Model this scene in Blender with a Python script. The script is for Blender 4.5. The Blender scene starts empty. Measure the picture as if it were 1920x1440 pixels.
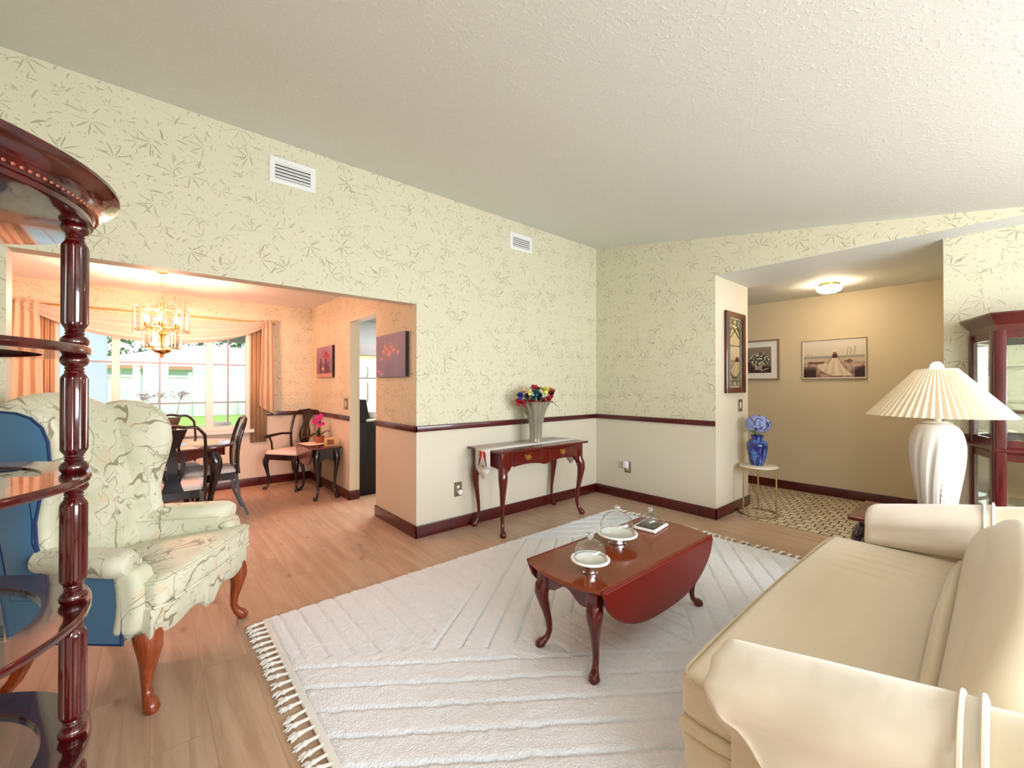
import bpy, bmesh, math, random
from math import sin, cos, pi, radians, sqrt, atan2
from mathutils import Vector, Matrix, noise
RND = random.Random(11)
SC = bpy.context.scene
COL = SC.collection

# ------------------------------------------------------------------ helpers
def lin(r, g, b):
    f = lambda c: (c / 12.92 if c <= .04045 else ((c + .055) / 1.055) ** 2.4)
    return (f(r / 255), f(g / 255), f(b / 255), 1)

class MB:
    """collects geometry for one mesh object"""
    def __init__(s): s.v = []; s.f = []; s.mi = []; s.cur = 0; s.col = None
    def add(s, vs, fs, M=None):
        o = len(s.v)
        for v in vs:
            v = Vector(v)
            s.v.append(M @ v if M else v)
        for f in fs:
            s.f.append([i + o for i in f]); s.mi.append(s.cur)
        return s
    def box(s, x0, x1, y0, y1, z0, z1, M=None):
        vs = [(x, y, z) for x in (x0, x1) for y in (y0, y1) for z in (z0, z1)]
        return s.add(vs, [(0, 1, 3, 2), (4, 6, 7, 5), (0, 4, 5, 1), (2, 3, 7, 6), (0, 2, 6, 4), (1, 5, 7, 3)], M)
    def rbox(s, x0, x1, y0, y1, z0, z1, r=.01, n=2, sub=0, fn=None, M=None):
        c = [(x0 + x1) / 2, (y0 + y1) / 2, (z0 + z1) / 2]; h = [(x1 - x0) / 2, (y1 - y0) / 2, (z1 - z0) / 2]
        r = min(r, min(h) * .999)
        ax = []
        for k in range(3):
            a = [-h[k] + r * (1 - math.tan(pi / 4 * (1 - i / n))) for i in range(n)]
            m = [-(h[k] - r) + (2 * (h[k] - r)) * i / (sub + 1) for i in range(sub + 2)]
            b = [-q for q in reversed(a)]
            ax.append(a + m + b)
        idx = {}; vs = []; fs = []
        def V(p):
            key = tuple(round(q, 6) for q in p)
            if key in idx: return idx[key]
            inn = [max(-(h[k] - r), min(h[k] - r, p[k])) for k in range(3)]
            d = Vector([p[k] - inn[k] for k in range(3)])
            if d.length > 1e-9: d = d.normalized() * r
            q = Vector([c[k] + inn[k] + d[k] for k in range(3)])
            if fn: q = Vector(fn(q))
            idx[key] = len(vs); vs.append(q); return idx[key]
        for k in range(3):
            a, b = (k + 1) % 3, (k + 2) % 3
            for sgn in (-1, 1):
                for i in range(len(ax[a]) - 1):
                    for j in range(len(ax[b]) - 1):
                        q = []
                        for (ii, jj) in ((i, j), (i + 1, j), (i + 1, j + 1), (i, j + 1)):
                            p = [0, 0, 0]; p[k] = sgn * h[k]; p[a] = ax[a][ii]; p[b] = ax[b][jj]
                            q.append(V(p))
                        q2 = []
                        for t in q:
                            if t not in q2: q2.append(t)
                        if len(q2) > 2: fs.append(q2)
        return s.add(vs, fs, M)
    def loft(s, rings, closed=True, cap=True, M=None, loop=False):
        n = len(rings[0]); vs = [p for r in rings for p in r]; fs = []
        m = len(rings)
        for i in range(m if loop else m - 1):
            a = i * n; b = ((i + 1) % m) * n
            for j in range(n if closed else n - 1):
                k = (j + 1) % n
                fs.append((a + j, a + k, b + k, b + j))
        if cap and closed and not loop:
            fs.append(list(range(n - 1, -1, -1))); fs.append([(m - 1) * n + j for j in range(n)])
        return s.add(vs, fs, M)
    def lathe(s, prof, n=32, M=None, fn=None, cap=True):
        rings = []
        for (r, z) in prof:
            ring = []
            for j in range(n):
                a = 2 * pi * j / n
                rr = fn(r, z, a) if fn else r
                ring.append((rr * cos(a), rr * sin(a), z))
            rings.append(ring)
        return s.loft(rings, True, cap, M)
    def tube(s, pts, rad, n=8, M=None, cap=True, flat=None, loop=False):
        pts = [Vector(p) for p in pts]; m = len(pts)
        if not hasattr(rad, '__len__'): rad = [rad] * m
        rings = []; up = None
        for i, p in enumerate(pts):
            if loop: t = pts[(i + 1) % m] - pts[i - 1]
            else: t = (pts[min(i + 1, m - 1)] - pts[max(i - 1, 0)])
            t = t.normalized()
            if up is None:
                up = Vector((0, 0, 1)) if abs(t.z) < .9 else Vector((1, 0, 0))
                if flat: up = Vector(flat)
            a = (up - t * up.dot(t))
            if a.length < 1e-6: a = t.orthogonal()
            a.normalize(); b = t.cross(a); up = a
            r = rad[i]
            ra, rb = r if hasattr(r, '__len__') else (r, r)
            rings.append([p + a * (ra * cos(2 * pi * j / n + pi / n)) + b * (rb * sin(2 * pi * j / n + pi / n)) for j in range(n)])
        return s.loft(rings, True, cap, M, loop)
    def prism(s, poly, d0, d1, axis='y', M=None):
        """polygon (a,b) extruded along an axis: y -> (a,d,b); x -> (d,a,b); z -> (a,b,d)"""
        mk = {'y': lambda a, b, d: (a, d, b), 'x': lambda a, b, d: (d, a, b), 'z': lambda a, b, d: (a, b, d)}[axis]
        return s.loft([[mk(a, b, d) for a, b in poly] for d in (d0, d1)], M=M)
    def bprism(s, poly, d0, d1, e=.004, axis='y', M=None):
        """prism with a small chamfer round both faces"""
        mk = {'y': lambda a, b, d: (a, d, b), 'x': lambda a, b, d: (d, a, b), 'z': lambda a, b, d: (a, b, d)}[axis]
        ins = inset(poly, e); sg = 1 if d1 > d0 else -1
        return s.loft([[mk(a, b, d0) for a, b in ins], [mk(a, b, d0 + e * sg) for a, b in poly],
                       [mk(a, b, d1 - e * sg) for a, b in poly], [mk(a, b, d1) for a, b in ins]], M=M)
    def grid(s, fn, nu, nv, M=None, wrap=False):
        vs = [fn(i / nu, j / nv) for i in range(nu + 1) for j in range(nv + 1)]
        fs = [(i * (nv + 1) + j, (i + 1) * (nv + 1) + j, (i + 1) * (nv + 1) + j + 1, i * (nv + 1) + j + 1) for i in range(nu) for j in range(nv)]
        return s.add(vs, fs, M)
    def ball(s, c, r, n=12, m=8, sq=(1, 1, 1), M=None):
        prof = [(max(1e-4, sin(pi * i / m)), -cos(pi * i / m)) for i in range(m + 1)]
        rings = [[(c[0] + r * sq[0] * a * cos(2 * pi * j / n), c[1] + r * sq[1] * a * sin(2 * pi * j / n), c[2] + r * sq[2] * z) for j in range(n)] for a, z in prof]
        return s.loft(rings, M=M)

def inset(poly, d):
    n = len(poly); A = sum(poly[i][0] * poly[(i + 1) % n][1] - poly[(i + 1) % n][0] * poly[i][1] for i in range(n))
    sg = 1 if A > 0 else -1; out = []
    for i in range(n):
        p0, p, p1 = Vector(poly[i - 1]), Vector(poly[i]), Vector(poly[(i + 1) % n])
        a = (p - p0); b = (p1 - p)
        if a.length < 1e-9 or b.length < 1e-9: out.append(tuple(p)); continue
        a.normalize(); b.normalize()
        n1 = Vector((-a.y, a.x)) * sg; n2 = Vector((-b.y, b.x)) * sg
        m = n1 + n2
        k = d / max(.35, (1 + n1.dot(n2)) / 1) if m.length > 1e-6 else 0
        out.append((p.x + m.x * k, p.y + m.y * k))
    return out

def build(mb, name, mats, parent=None, world=True, smooth=40, sub=0, label=None):
    """ONE mesh object from a MB; with world=True the vertices are world positions"""
    me = bpy.data.meshes.new(name)
    vs = mb.v
    org = Vector((0, 0, 0))
    if parent is not None and world:
        inv = PM[parent.name].inverted(); vs = [inv @ v for v in vs]
    me.from_pydata([tuple(v) for v in vs], [], mb.f)
    if not isinstance(mats, (list, tuple)): mats = [mats]
    for m in mats: me.materials.append(m)
    me.polygons.foreach_set('material_index', mb.mi)
    bm = bmesh.new(); bm.from_mesh(me)
    bmesh.ops.recalc_face_normals(bm, faces=bm.faces)
    bm.to_mesh(me); bm.free()
    if mb.col:
        ca = me.color_attributes.new('Paint', 'FLOAT_COLOR', 'POINT')
        for i, c in enumerate(mb.col): ca.data[i].color = c
    if smooth:
        me.shade_smooth(); me.set_sharp_from_angle(angle=radians(smooth))
    o = bpy.data.objects.new(name, me); COL.objects.link(o)
    if parent is not None: o.parent = parent; PM[o.name] = PM[parent.name].copy()
    else: PM[o.name] = Matrix()
    if sub:
        md = o.modifiers.new('soft', 'SUBSURF'); md.levels = sub; md.render_levels = sub
    if label: o['label'] = label
    return o

PM = {}
def tag(o, label, cat, group=None, kind=None):
    if label: o['label'] = label
    if cat: o['category'] = cat
    if group: o['group'] = group
    if kind: o['kind'] = kind
    return o
def thing(name, label, cat, loc, rz=0, group=None):
    o = bpy.data.objects.new(name, None); COL.objects.link(o)
    o.empty_display_size = .1
    o.location = loc; o.rotation_euler = (0, 0, rz)
    PM[o.name] = Matrix.Translation(Vector(loc)) @ Matrix.Rotation(rz, 4, 'Z')
    return tag(o, label, cat, group)
def solo(mb, name, mats, label, cat, origin, group=None, **k):
    """a thing that is one mesh; vertices given in world, origin moved to its base"""
    O = Vector(origin)
    mb.v = [v - O for v in mb.v]
    o = build(mb, name, mats, None, **k); o.location = O
    PM[o.name] = Matrix.Translation(O)
    return tag(o, label, cat, group)
def dup(o, loc, rz, label=None, group=None):
    def cp(a, par):
        c = a.copy(); COL.objects.link(c)
        if par is not None: c.parent = par
        for ch in list(a.children): cp(ch, c)
        return c
    kids = list(o.children)
    r = o.copy(); COL.objects.link(r)
    r.location = loc; r.rotation_euler = (0, 0, rz)
    for ch in kids: cp(ch, r)
    PM[r.name] = Matrix.Translation(Vector(loc)) @ Matrix.Rotation(rz, 4, 'Z')
    if label: r['label'] = label
    if group: r['group'] = group
    return r
def struct(name, mb, mats, parent=None, **k):
    o = build(mb, name, mats, parent, **k); o['kind'] = 'structure'; return o

# ------------------------------------------------------------------ materials
def newmat(name):
    m = bpy.data.materials.new(name); m.use_nodes = True
    nt = m.node_tree; return m, nt, nt.nodes['Principled BSDF']
def P(name, col, rough=.5, metal=0, coat=0, spec=.5, trans=0, ior=1.45, emit=None, es=0, sheen=0, bump=None, var=None, sub=0):
    """principled material; bump=(scale,strength,dist), var=(scale,amount) colour variation by noise"""
    m, nt, b = newmat(name)
    c = lin(*col) if len(col) == 3 else col
    b.inputs['Base Color'].default_value = c
    b.inputs['Roughness'].default_value = rough; b.inputs['Metallic'].default_value = metal
    b.inputs['Coat Weight'].default_value = coat; b.inputs['Coat Roughness'].default_value = .06
    b.inputs['Specular IOR Level'].default_value = spec
    b.inputs['Transmission Weight'].default_value = trans; b.inputs['IOR'].default_value = ior
    if sheen: b.inputs['Sheen Weight'].default_value = sheen
    if emit: b.inputs['Emission Color'].default_value = lin(*emit); b.inputs['Emission Strength'].default_value = es
    tc = nt.nodes.new('ShaderNodeTexCoord')
    if var:
        nz = nt.nodes.new('ShaderNodeTexNoise'); nz.inputs['Scale'].default_value = var[0]; nz.inputs['Detail'].default_value = 4
        nt.links.new(tc.outputs['Object'], nz.inputs['Vector'])
        mx = nt.nodes.new('ShaderNodeMix'); mx.data_type = 'RGBA'
        mx.inputs['A'].default_value = tuple(max(0, q * (1 - var[1])) for q in c[:3]) + (1,)
        mx.inputs['B'].default_value = tuple(min(1, q * (1 + var[1])) for q in c[:3]) + (1,)
        nt.links.new(nz.outputs['Fac'], mx.inputs['Factor']); nt.links.new(mx.outputs['Result'], b.inputs['Base Color'])
    if bump:
        nz = nt.nodes.new('ShaderNodeTexNoise'); nz.inputs['Scale'].default_value = bump[0]; nz.inputs['Detail'].default_value = 3
        nt.links.new(tc.outputs['Object'], nz.inputs['Vector'])
        bp = nt.nodes.new('ShaderNodeBump'); bp.inputs['Strength'].default_value = bump[1]; bp.inputs['Distance'].default_value = bump[2]
        nt.links.new(nz.outputs['Fac'], bp.inputs['Height']); nt.links.new(bp.outputs['Normal'], b.inputs['Normal'])
    return m
class G:
    """tiny node-graph helper"""
    def __init__(s, nt): s.nt = nt
    def n(s, t, **k):
        o = s.nt.nodes.new('ShaderNode' + t)
        for a, v in k.items(): setattr(o, a, v)
        return o
    def put(s, sock, v):
        if hasattr(v, 'is_linked') or isinstance(v, bpy.types.NodeSocket): s.nt.links.new(v, sock)
        else: sock.default_value = v
    def m(s, op, a, b=None, c=None):
        o = s.n('Math', operation=op); s.put(o.inputs[0], a)
        if b is not None: s.put(o.inputs[1], b)
        if c is not None: s.put(o.inputs[2], c)
        return o.outputs[0]
    def vm(s, op, a, b=None):
        o = s.n('VectorMath', operation=op); s.put(o.inputs[0], a)
        if b is not None: s.put(o.inputs[1], b)
        return o.outputs[0]
    def mix(s, f, a, b):
        o = s.n('Mix', data_type='RGBA'); s.put(o.inputs['Factor'], f); s.put(o.inputs['A'], a); s.put(o.inputs['B'], b)
        return o.outputs['Result']
    def ss(s, v, lo, hi):
        o = s.n('MapRange', interpolation_type='SMOOTHSTEP'); s.put(o.inputs['Value'], v)
        o.inputs['From Min'].default_value = lo; o.inputs['From Max'].default_value = hi
        return o.outputs['Result']
    def noise(s, vec, scale, detail=3, rough=.5, dist=0):
        o = s.n('TexNoise'); s.put(o.inputs['Vector'], vec); o.inputs['Scale'].default_value = scale
        o.inputs['Detail'].default_value = detail; o.inputs['Roughness'].default_value = rough; o.inputs['Distortion'].default_value = dist
        return o.outputs['Fac']
    def bump(s, h, strength, dist, bsdf):
        o = s.n('Bump'); o.inputs['Strength'].default_value = strength; o.inputs['Distance'].default_value = dist
        s.put(o.inputs['Height'], h); s.nt.links.new(o.outputs['Normal'], bsdf.inputs['Normal'])
    def xyz(s, vec):
        o = s.n('SeparateXYZ'); s.put(o.inputs[0], vec); return o.outputs
    def comb(s, x, y, z=0.0):
        o = s.n('CombineXYZ'); s.put(o.inputs[0], x); s.put(o.inputs[1], y); s.put(o.inputs[2], z); return o.outputs[0]

def wallpaper(name, paper, ink, paint, rail=.955, seed=0.0):
    m, nt, b = newmat(name); g = G(nt)
    co = g.n('TexCoord').outputs['Object']; x, y, z = g.xyz(co)
    u = g.m('ADD', g.m('ADD', x, y), seed); uv = g.comb(u, z)
    mask = None
    def leaf(scale, a, bb, off, k, dens, spin=1.0, rot0=0.0):
        v = g.n('TexVoronoi', voronoi_dimensions='2D', feature='F1'); v.inputs['Scale'].default_value = 1
        p = g.vm('ADD', g.vm('MULTIPLY', uv, (scale, scale, 0)), (off, off * 1.7, 0))
        g.put(v.inputs['Vector'], p)
        d = g.vm('SUBTRACT', p, v.outputs['Position'])
        cr, cg, cb = g.xyz(v.outputs['Color'])
        r = g.n('VectorRotate', rotation_type='Z_AXIS'); g.put(r.inputs['Vector'], d)
        g.put(r.inputs['Angle'], g.m('ADD', g.m('MULTIPLY', cr, 6.283 * spin), rot0))
        lx, ly, _ = g.xyz(r.outputs[0])
        ly = g.m('SUBTRACT', ly, g.m('MULTIPLY', g.m('MULTIPLY', lx, lx), k))
        e = g.m('ADD', g.m('POWER', g.m('DIVIDE', lx, a), 2), g.m('POWER', g.m('DIVIDE', ly, bb), 2))
        return g.m('MULTIPLY', g.ss(e, 1.15, .7), g.m('LESS_THAN', cg, dens))
    def sprig(scale, off, blades, dens):
        v = g.n('TexVoronoi', voronoi_dimensions='2D', feature='F1'); v.inputs['Scale'].default_value = 1; v.inputs['Randomness'].default_value = .75
        p = g.vm('ADD', g.vm('MULTIPLY', uv, (scale, scale, 0)), (off, off * 1.3, 0))
        g.put(v.inputs['Vector'], p)
        d = g.vm('SUBTRACT', p, v.outputs['Position']); cr, cg, cb = g.xyz(v.outputs['Color'])
        lx, ly, _ = g.xyz(d)
        th = g.m('ADD', g.m('ARCTAN2', ly, lx), g.m('MULTIPLY', cr, 6.283))
        rr = g.m('SQRT', g.m('ADD', g.m('MULTIPLY', lx, lx), g.m('MULTIPLY', ly, ly)))
        wob = g.m('MULTIPLY', g.noise(uv, 9, 1), 1.6)
        s1 = g.m('ABSOLUTE', g.m('SINE', g.m('ADD', g.m('MULTIPLY', th, blades / 2), wob)))
        width = g.m('MULTIPLY', rr, s1)
        tt = g.m('DIVIDE', rr, .40); wl = g.m('MULTIPLY', g.m('MULTIPLY', tt, g.m('SUBTRACT', 1.0, tt)), .20)
        blade = g.ss(g.m('SUBTRACT', width, wl), .007, -.007)
        lim = g.m('MULTIPLY', g.ss(rr, .42, .36), g.ss(rr, .02, .05))
        half = g.ss(g.m('COSINE', th), -.35, -.05)
        return g.m('MULTIPLY', g.m('MULTIPLY', blade, lim), g.m('MULTIPLY', half, g.m('LESS_THAN', cg, dens)))
    lay = [(sprig(4.3, 0, 8, .8), .85), (sprig(6.4, 2.6, 7, .5), .65), (leaf(8.5, .28, .045, 1.1, .45, .34), .75), (leaf(14, .30, .06, 5.2, -.5, .30), .6),
           (leaf(21, .26, .09, 9.4, .3, .30), .55), (leaf(52, .25, .16, 2.7, 0, .16), .55)]
    for f, w in lay:
        q = g.m('MULTIPLY', f, w); mask = q if mask is None else g.m('MAXIMUM', mask, q)
    patch = g.ss(g.noise(uv, 3.2, 2), .30, .62)
    mask = g.m('MULTIPLY', mask, g.m('ADD', g.m('MULTIPLY', patch, .55), .45))
    tint = g.mix(g.noise(uv, 55, 3), lin(*paper), lin(*[min(255, q + 7) for q in paper]))
    wp = g.mix(mask, tint, lin(*ink))
    low = g.m('LESS_THAN', z, rail)
    col = g.mix(low, wp, lin(*paint))
    nt.links.new(col, b.inputs['Base Color']); b.inputs['Roughness'].default_value = .6
    b.inputs['Specular IOR Level'].default_value = .3
    g.bump(g.noise(co, 130, 2), .08, .002, b)
    return m

def floorwood(name):
    m, nt, b = newmat(name); g = G(nt)
    co = g.n('TexCoord').outputs['Object']; x, y, z = g.xyz(co)
    v = g.comb(y, x)
    br = g.n('TexBrick'); br.offset = .37; br.offset_frequency = 2
    g.put(br.inputs['Vector'], v); br.inputs['Scale'].default_value = 1
    br.inputs['Brick Width'].default_value = 1.22; br.inputs['Row Height'].default_value = .185
    br.inputs['Mortar Size'].default_value = .0012; br.inputs['Mortar Smooth'].default_value = .3
    br.inputs['Color1'].default_value = (0, 0, 0, 1); br.inputs['Color2'].default_value = (1, 1, 1, 1); br.inputs['Mortar'].default_value = (.5, .5, .5, 1)
    tone, _, _ = g.xyz(br.outputs['Color'])
    gv = g.vm('ADD', g.vm('MULTIPLY', co, (16, 1.3, 1)), g.comb(g.m('MULTIPLY', tone, 7.3), g.m('MULTIPLY', tone, 3.1)))
    gr = g.noise(gv, 1.0, 5, .6, .6)
    big = g.noise(g.vm('MULTIPLY', co, (3.2, .8, 1)), 1.0, 2)
    c = g.mix(g.ss(gr, .25, .75), lin(172, 140, 116), lin(203, 174, 148))
    c = g.mix(g.m('MULTIPLY', tone, .30), c, lin(186, 154, 128))
    c = g.mix(g.m('MULTIPLY', g.ss(big, .45, .8), .35), c, lin(178, 146, 118))
    kn = g.n('TexVoronoi', voronoi_dimensions='2D'); kn.inputs['Scale'].default_value = 1.9
    g.put(kn.inputs['Vector'], g.vm('MULTIPLY', co, (1.6, .7, 0)))
    c = g.mix(g.m('MULTIPLY', g.ss(kn.outputs['Distance'], .075, .0), .5), c, lin(120, 88, 66))
    c = g.mix(g.m('MULTIPLY', br.outputs['Fac'], .45), c, lin(110, 80, 62))
    nt.links.new(c, b.inputs['Base Color']); b.inputs['Roughness'].default_value = .33
    b.inputs['Specular IOR Level'].default_value = .45
    g.bump(g.m('ADD', gr, g.m('MULTIPLY', br.outputs['Fac'], -2)), .12, .0015, b)
    return m

def wood(name, c1, c2, rough=.22, coat=.6, scale=1.0):
    m, nt, b = newmat(name); g = G(nt)
    co = g.n('TexCoord').outputs['Object']
    gr = g.noise(g.vm('MULTIPLY', co, (22 * scale, 22 * scale, 3 * scale)), 1, 4, .6, 1.2)
    nt.links.new(g.mix(g.ss(gr, .3, .75), lin(*c1), lin(*c2)), b.inputs['Base Color'])
    b.inputs['Roughness'].default_value = rough; b.inputs['Coat Weight'].default_value = coat; b.inputs['Coat Roughness'].default_value = .05
    return m

def ceilmat(name, col):
    m, nt, b = newmat(name); g = G(nt)
    co = g.n('TexCoord').outputs['Object']
    n1 = g.ss(g.noise(co, 58, 3, .55, .4), .52, .68); n2 = g.noise(co, 190, 2)
    nt.links.new(g.mix(n1, lin(*col), lin(*[min(255, q + 6) for q in col])), b.inputs['Base Color'])
    b.inputs['Roughness'].default_value = .75; b.inputs['Specular IOR Level'].default_value = .25
    g.bump(g.m('ADD', n1, g.m('MULTIPLY', n2, .25)), .28, .003, b)
    return m

def floral(name):
    m, nt, b = newmat(name); g = G(nt)
    co = g.n('TexCoord').outputs['Object']
    def vine(sc, w, off, dist):
        n = g.noise(g.vm('ADD', co, (off, off * .7, off * 1.3)), sc, 2, .45, dist)
        return g.ss(g.m('ABSOLUTE', g.m('SUBTRACT', n, .5)), w, w * .55)
    def seg(sc, lo, hi, off): return g.ss(g.noise(g.vm('ADD', co, (off, off, off)), sc, 1), lo, hi)
    thick = g.m('MULTIPLY', vine(5.0, .0145, 0, .35), seg(5, .42, .50, 3))
    mid = g.m('MULTIPLY', vine(9, .014, 7, .5), seg(8, .45, .53, 9))
    thin = g.m('MULTIPLY', vine(17, .013, 15, .6), seg(12, .48, .56, 4))
    mask = g.m('MAXIMUM', g.m('MULTIPLY', thick, .85), g.m('MAXIMUM', g.m('MULTIPLY', mid, .62), g.m('MULTIPLY', thin, .45)))
    base = g.mix(g.ss(g.noise(co, 6, 2), .35, .65), lin(208, 208, 182), lin(224, 222, 200))
    base = g.mix(g.m('MULTIPLY', seg(11, .62, .72, 21), .5), base, lin(222, 196, 160))
    nt.links.new(g.mix(mask, base, lin(136, 126, 96)), b.inputs['Base Color'])
    b.inputs['Roughness'].default_value = .7; b.inputs['Sheen Weight'].default_value = .2
    g.bump(g.noise(co, 320, 2), .12, .001, b)
    return m

def mosaic(name):
    m, nt, b = newmat(name); g = G(nt)
    co = g.n('TexCoord').outputs['Object']; x, y, z = g.xyz(co)
    w1 = g.m('MULTIPLY', g.m('SUBTRACT', g.noise(co, 9, 2), .5), .03); w2 = g.m('MULTIPLY', g.m('SUBTRACT', g.noise(co, 11, 2), .45), .03)
    v = g.comb(g.m('ADD', y, w1), g.m('ADD', x, w2))
    br = g.n('TexBrick'); br.offset = .5; g.put(br.inputs['Vector'], v); br.inputs['Scale'].default_value = 1
    br.inputs['Brick Width'].default_value = .085; br.inputs['Row Height'].default_value = .095
    br.inputs['Mortar Size'].default_value = .0058; br.inputs['Mortar Smooth'].default_value = .1; br.inputs['Bias'].default_value = 0
    br.inputs['Color1'].default_value = lin(222, 208, 182); br.inputs['Color2'].default_value = lin(196, 178, 150); br.inputs['Mortar'].default_value = lin(58, 42, 34)
    nt.links.new(br.outputs['Color'], b.inputs['Base Color']); b.inputs['Roughness'].default_value = .35
    g.bump(br.outputs['Fac'], -.4, .003, b)
    return m

def painted(name, rough=.5):
    m, nt, b = newmat(name); a = nt.nodes.new('ShaderNodeVertexColor'); a.layer_name = 'Paint'
    nt.links.new(a.outputs['Color'], b.inputs['Base Color']); b.inputs['Roughness'].default_value = rough
    return m

def glassy(name, tint=(255, 255, 255), ior=1.45, rough=0.0):
    m, nt, b = newmat(name); nt.nodes.remove(b); g = G(nt); out = nt.nodes['Material Output']
    tr = g.n('BsdfTransparent'); tr.inputs['Color'].default_value = lin(*tint)
    gl = g.n('BsdfGlossy'); gl.inputs['Roughness'].default_value = rough + .01
    lw = g.n('LayerWeight'); f0 = ((ior - 1) / (ior + 1)) ** 2; fac = g.m('ADD', g.m('MULTIPLY', g.m('POWER', lw.outputs['Facing'], 3.5), 1 - f0), f0)
    mx = g.n('MixShader'); nt.links.new(fac, mx.inputs[0]); nt.links.new(tr.outputs[0], mx.inputs[1]); nt.links.new(gl.outputs[0], mx.inputs[2])
    nt.links.new(mx.outputs[0], out.inputs[0]); return m

def cloth_thin(name, col, trans=.5, rough=.8):
    m, nt, b = newmat(name); g = G(nt); out = nt.nodes['Material Output']
    b.inputs['Base Color'].default_value = lin(*col); b.inputs['Roughness'].default_value = rough
    t = g.n('BsdfTranslucent'); t.inputs['Color'].default_value = lin(*col)
    mx = g.n('MixShader'); mx.inputs[0].default_value = trans
    nt.links.new(b.outputs[0], mx.inputs[1]); nt.links.new(t.outputs[0], mx.inputs[2]); nt.links.new(mx.outputs[0], out.inputs[0])
    return m

M = {}
M['wallpaper'] = wallpaper('floral wallpaper over cream paint', (213, 209, 183), (152, 144, 114), (216, 208, 190))
M['paint'] = P('cream wall paint', (222, 213, 192), .5, bump=(90, .05, .002))
M['entry_paint'] = P('tan entry paint', (214, 200, 172), .5, bump=(90, .05, .002))
M['kitchen_paint'] = P('white kitchen paint', (232, 236, 240), .5)
M['ceiling'] = ceilmat('knockdown ceiling', (225, 228, 225))
M['floor'] = floorwood('light oak planks')
M['mosaic'] = mosaic('pebble mosaic tile')
M['trim'] = wood('mahogany trim', (62, 8, 10), (92, 16, 18), .3, .35)
M['mahogany'] = wood('red mahogany', (76, 9, 7), (100, 17, 11), .2, .3)
M['dark_mahogany'] = wood('dark mahogany', (14, 4, 7), (32, 8, 10), .22, .5)
M['leaf_wood'] = P('red drop leaf wood', (106, 16, 10), .24, var=(2.5, .14))
M['crystal'] = P('smoky cut crystal', (222, 214, 190), .07, trans=.7, ior=1.5)
M['cherry'] = wood('cherry leg wood', (122, 50, 22), (160, 74, 34), .25, .5)
M['etagere'] = wood('glossy mahogany', (48, 4, 8), (80, 9, 10), .16, .8)
M['table_top'] = P('reddish table top', (118, 50, 20), .15, var=(2.5, .10))
M['brass'] = P('brass', (214, 172, 96), .22, 1)
M['brass_old'] = P('antique brass plate', (150, 138, 110), .35, .8)
M['chrome'] = P('chrome', (225, 225, 228), .08, 1)
M['gold'] = P('brushed gold', (196, 168, 120), .28, 1)
M['white_gloss'] = P('white porcelain', (238, 236, 234), .15, coat=.4)
M['white'] = P('white enamel', (236, 236, 234), .35)
M['offwhite'] = P('warm white plastic', (228, 222, 205), .4)
M['black'] = P('black enamel', (14, 14, 15), .3)
M['void'] = P('dark duct', (38, 42, 38), .8)
M['rug'] = P('cream white rug pile', (240, 243, 250), .95, spec=.1, sheen=.3, bump=(120, .9, .010), var=(14, .03))
M['fringe'] = P('white cotton fringe', (238, 236, 232), .9, spec=.1, bump=(300, .5, .003))
def satin():
    m, nt, b = newmat('champagne satin upholstery'); g = G(nt)
    co = g.n('TexCoord').outputs['Object']
    n = g.noise(g.vm('MULTIPLY', co, (2, 30, 2)), 1, 3, .5, .5)
    nt.links.new(g.mix(n, lin(196, 181, 153), lin(205, 190, 164)), b.inputs['Base Color'])
    b.inputs['Roughness'].default_value = .42; b.inputs['Sheen Weight'].default_value = .35; b.inputs['Specular IOR Level'].default_value = .45
    g.bump(g.noise(co, 260, 2), .06, .001, b); return m
M['satin'] = satin()
M['cover'] = P('pale sateen arm cover', (216, 206, 190), .45, sheen=.35, var=(7, .05), bump=(9, .25, .02))
M['piping'] = P('champagne piping', (196, 178, 146), .5)
M['floral'] = floral('pale green branch fabric')
M['blue'] = P('slate blue upholstery', (62, 108, 142), .75, sheen=.3, var=(5, .10), bump=(260, .12, .001))
M['blue_welt'] = P('navy welt', (26, 52, 96), .7)
M['seat_white'] = P('ivory damask seat', (226, 214, 208), .7, sheen=.2, var=(30, .06))
M['glass'] = glassy('clear glass', (244, 247, 245), 1.75)
M['shelf_glass'] = glassy('tinted shelf glass', (246, 244, 238), 1.5)
M['pane'] = glassy('window pane', (248, 251, 251), 1.35)
M['cut_glass'] = P('cut crystal', (245, 246, 244), .05, trans=.85, ior=1.5)
M['mirror'] = P('mirror', (235, 236, 232), .015, 1)
M['curtain'] = cloth_thin('peach sheer curtain', (240, 218, 192), .45)
M['swag'] = cloth_thin('ivory sheer swag', (244, 236, 226), .6)
M['blind'] = P('tan vertical blind', (178, 148, 112), .55)
M['bulb'] = P('lit bulb', (255, 236, 200), .3, emit=(255, 222, 170), es=4)
M['lit_glass'] = P('lit frosted glass', (255, 244, 224), .4, emit=(255, 226, 186), es=52)
M['bevel'] = P('bevelled glass edge', (255, 240, 214), .12, trans=.45, ior=1.45)
M['shade'] = cloth_thin('pleated ivory lamp shade', (244, 234, 212), .45)
M['plaster'] = P('white plaster', (204, 202, 196), .55)
M['marble'] = P('cream marble', (226, 216, 200), .25, var=(9, .07))
M['leaf'] = P('dark green leaf', (46, 70, 42), .5)
M['leaf_light'] = P('pale green leaf', (170, 190, 140), .5)
M['orchid'] = P('magenta orchid', (214, 40, 132), .5, var=(60, .25))
M['terracotta'] = P('terracotta pot', (168, 92, 66), .6)
M['pine'] = P('pale pine', (216, 176, 112), .5)
M['paper'] = P('paper', (236, 222, 206), .7)
M['linen'] = P('white linen runner', (222, 216, 212), .8, bump=(200, .15, .001))
M['red'] = P('cardinal red thread', (186, 34, 36), .7)
M['darkthread'] = P('dark thread', (34, 26, 30), .7)
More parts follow.
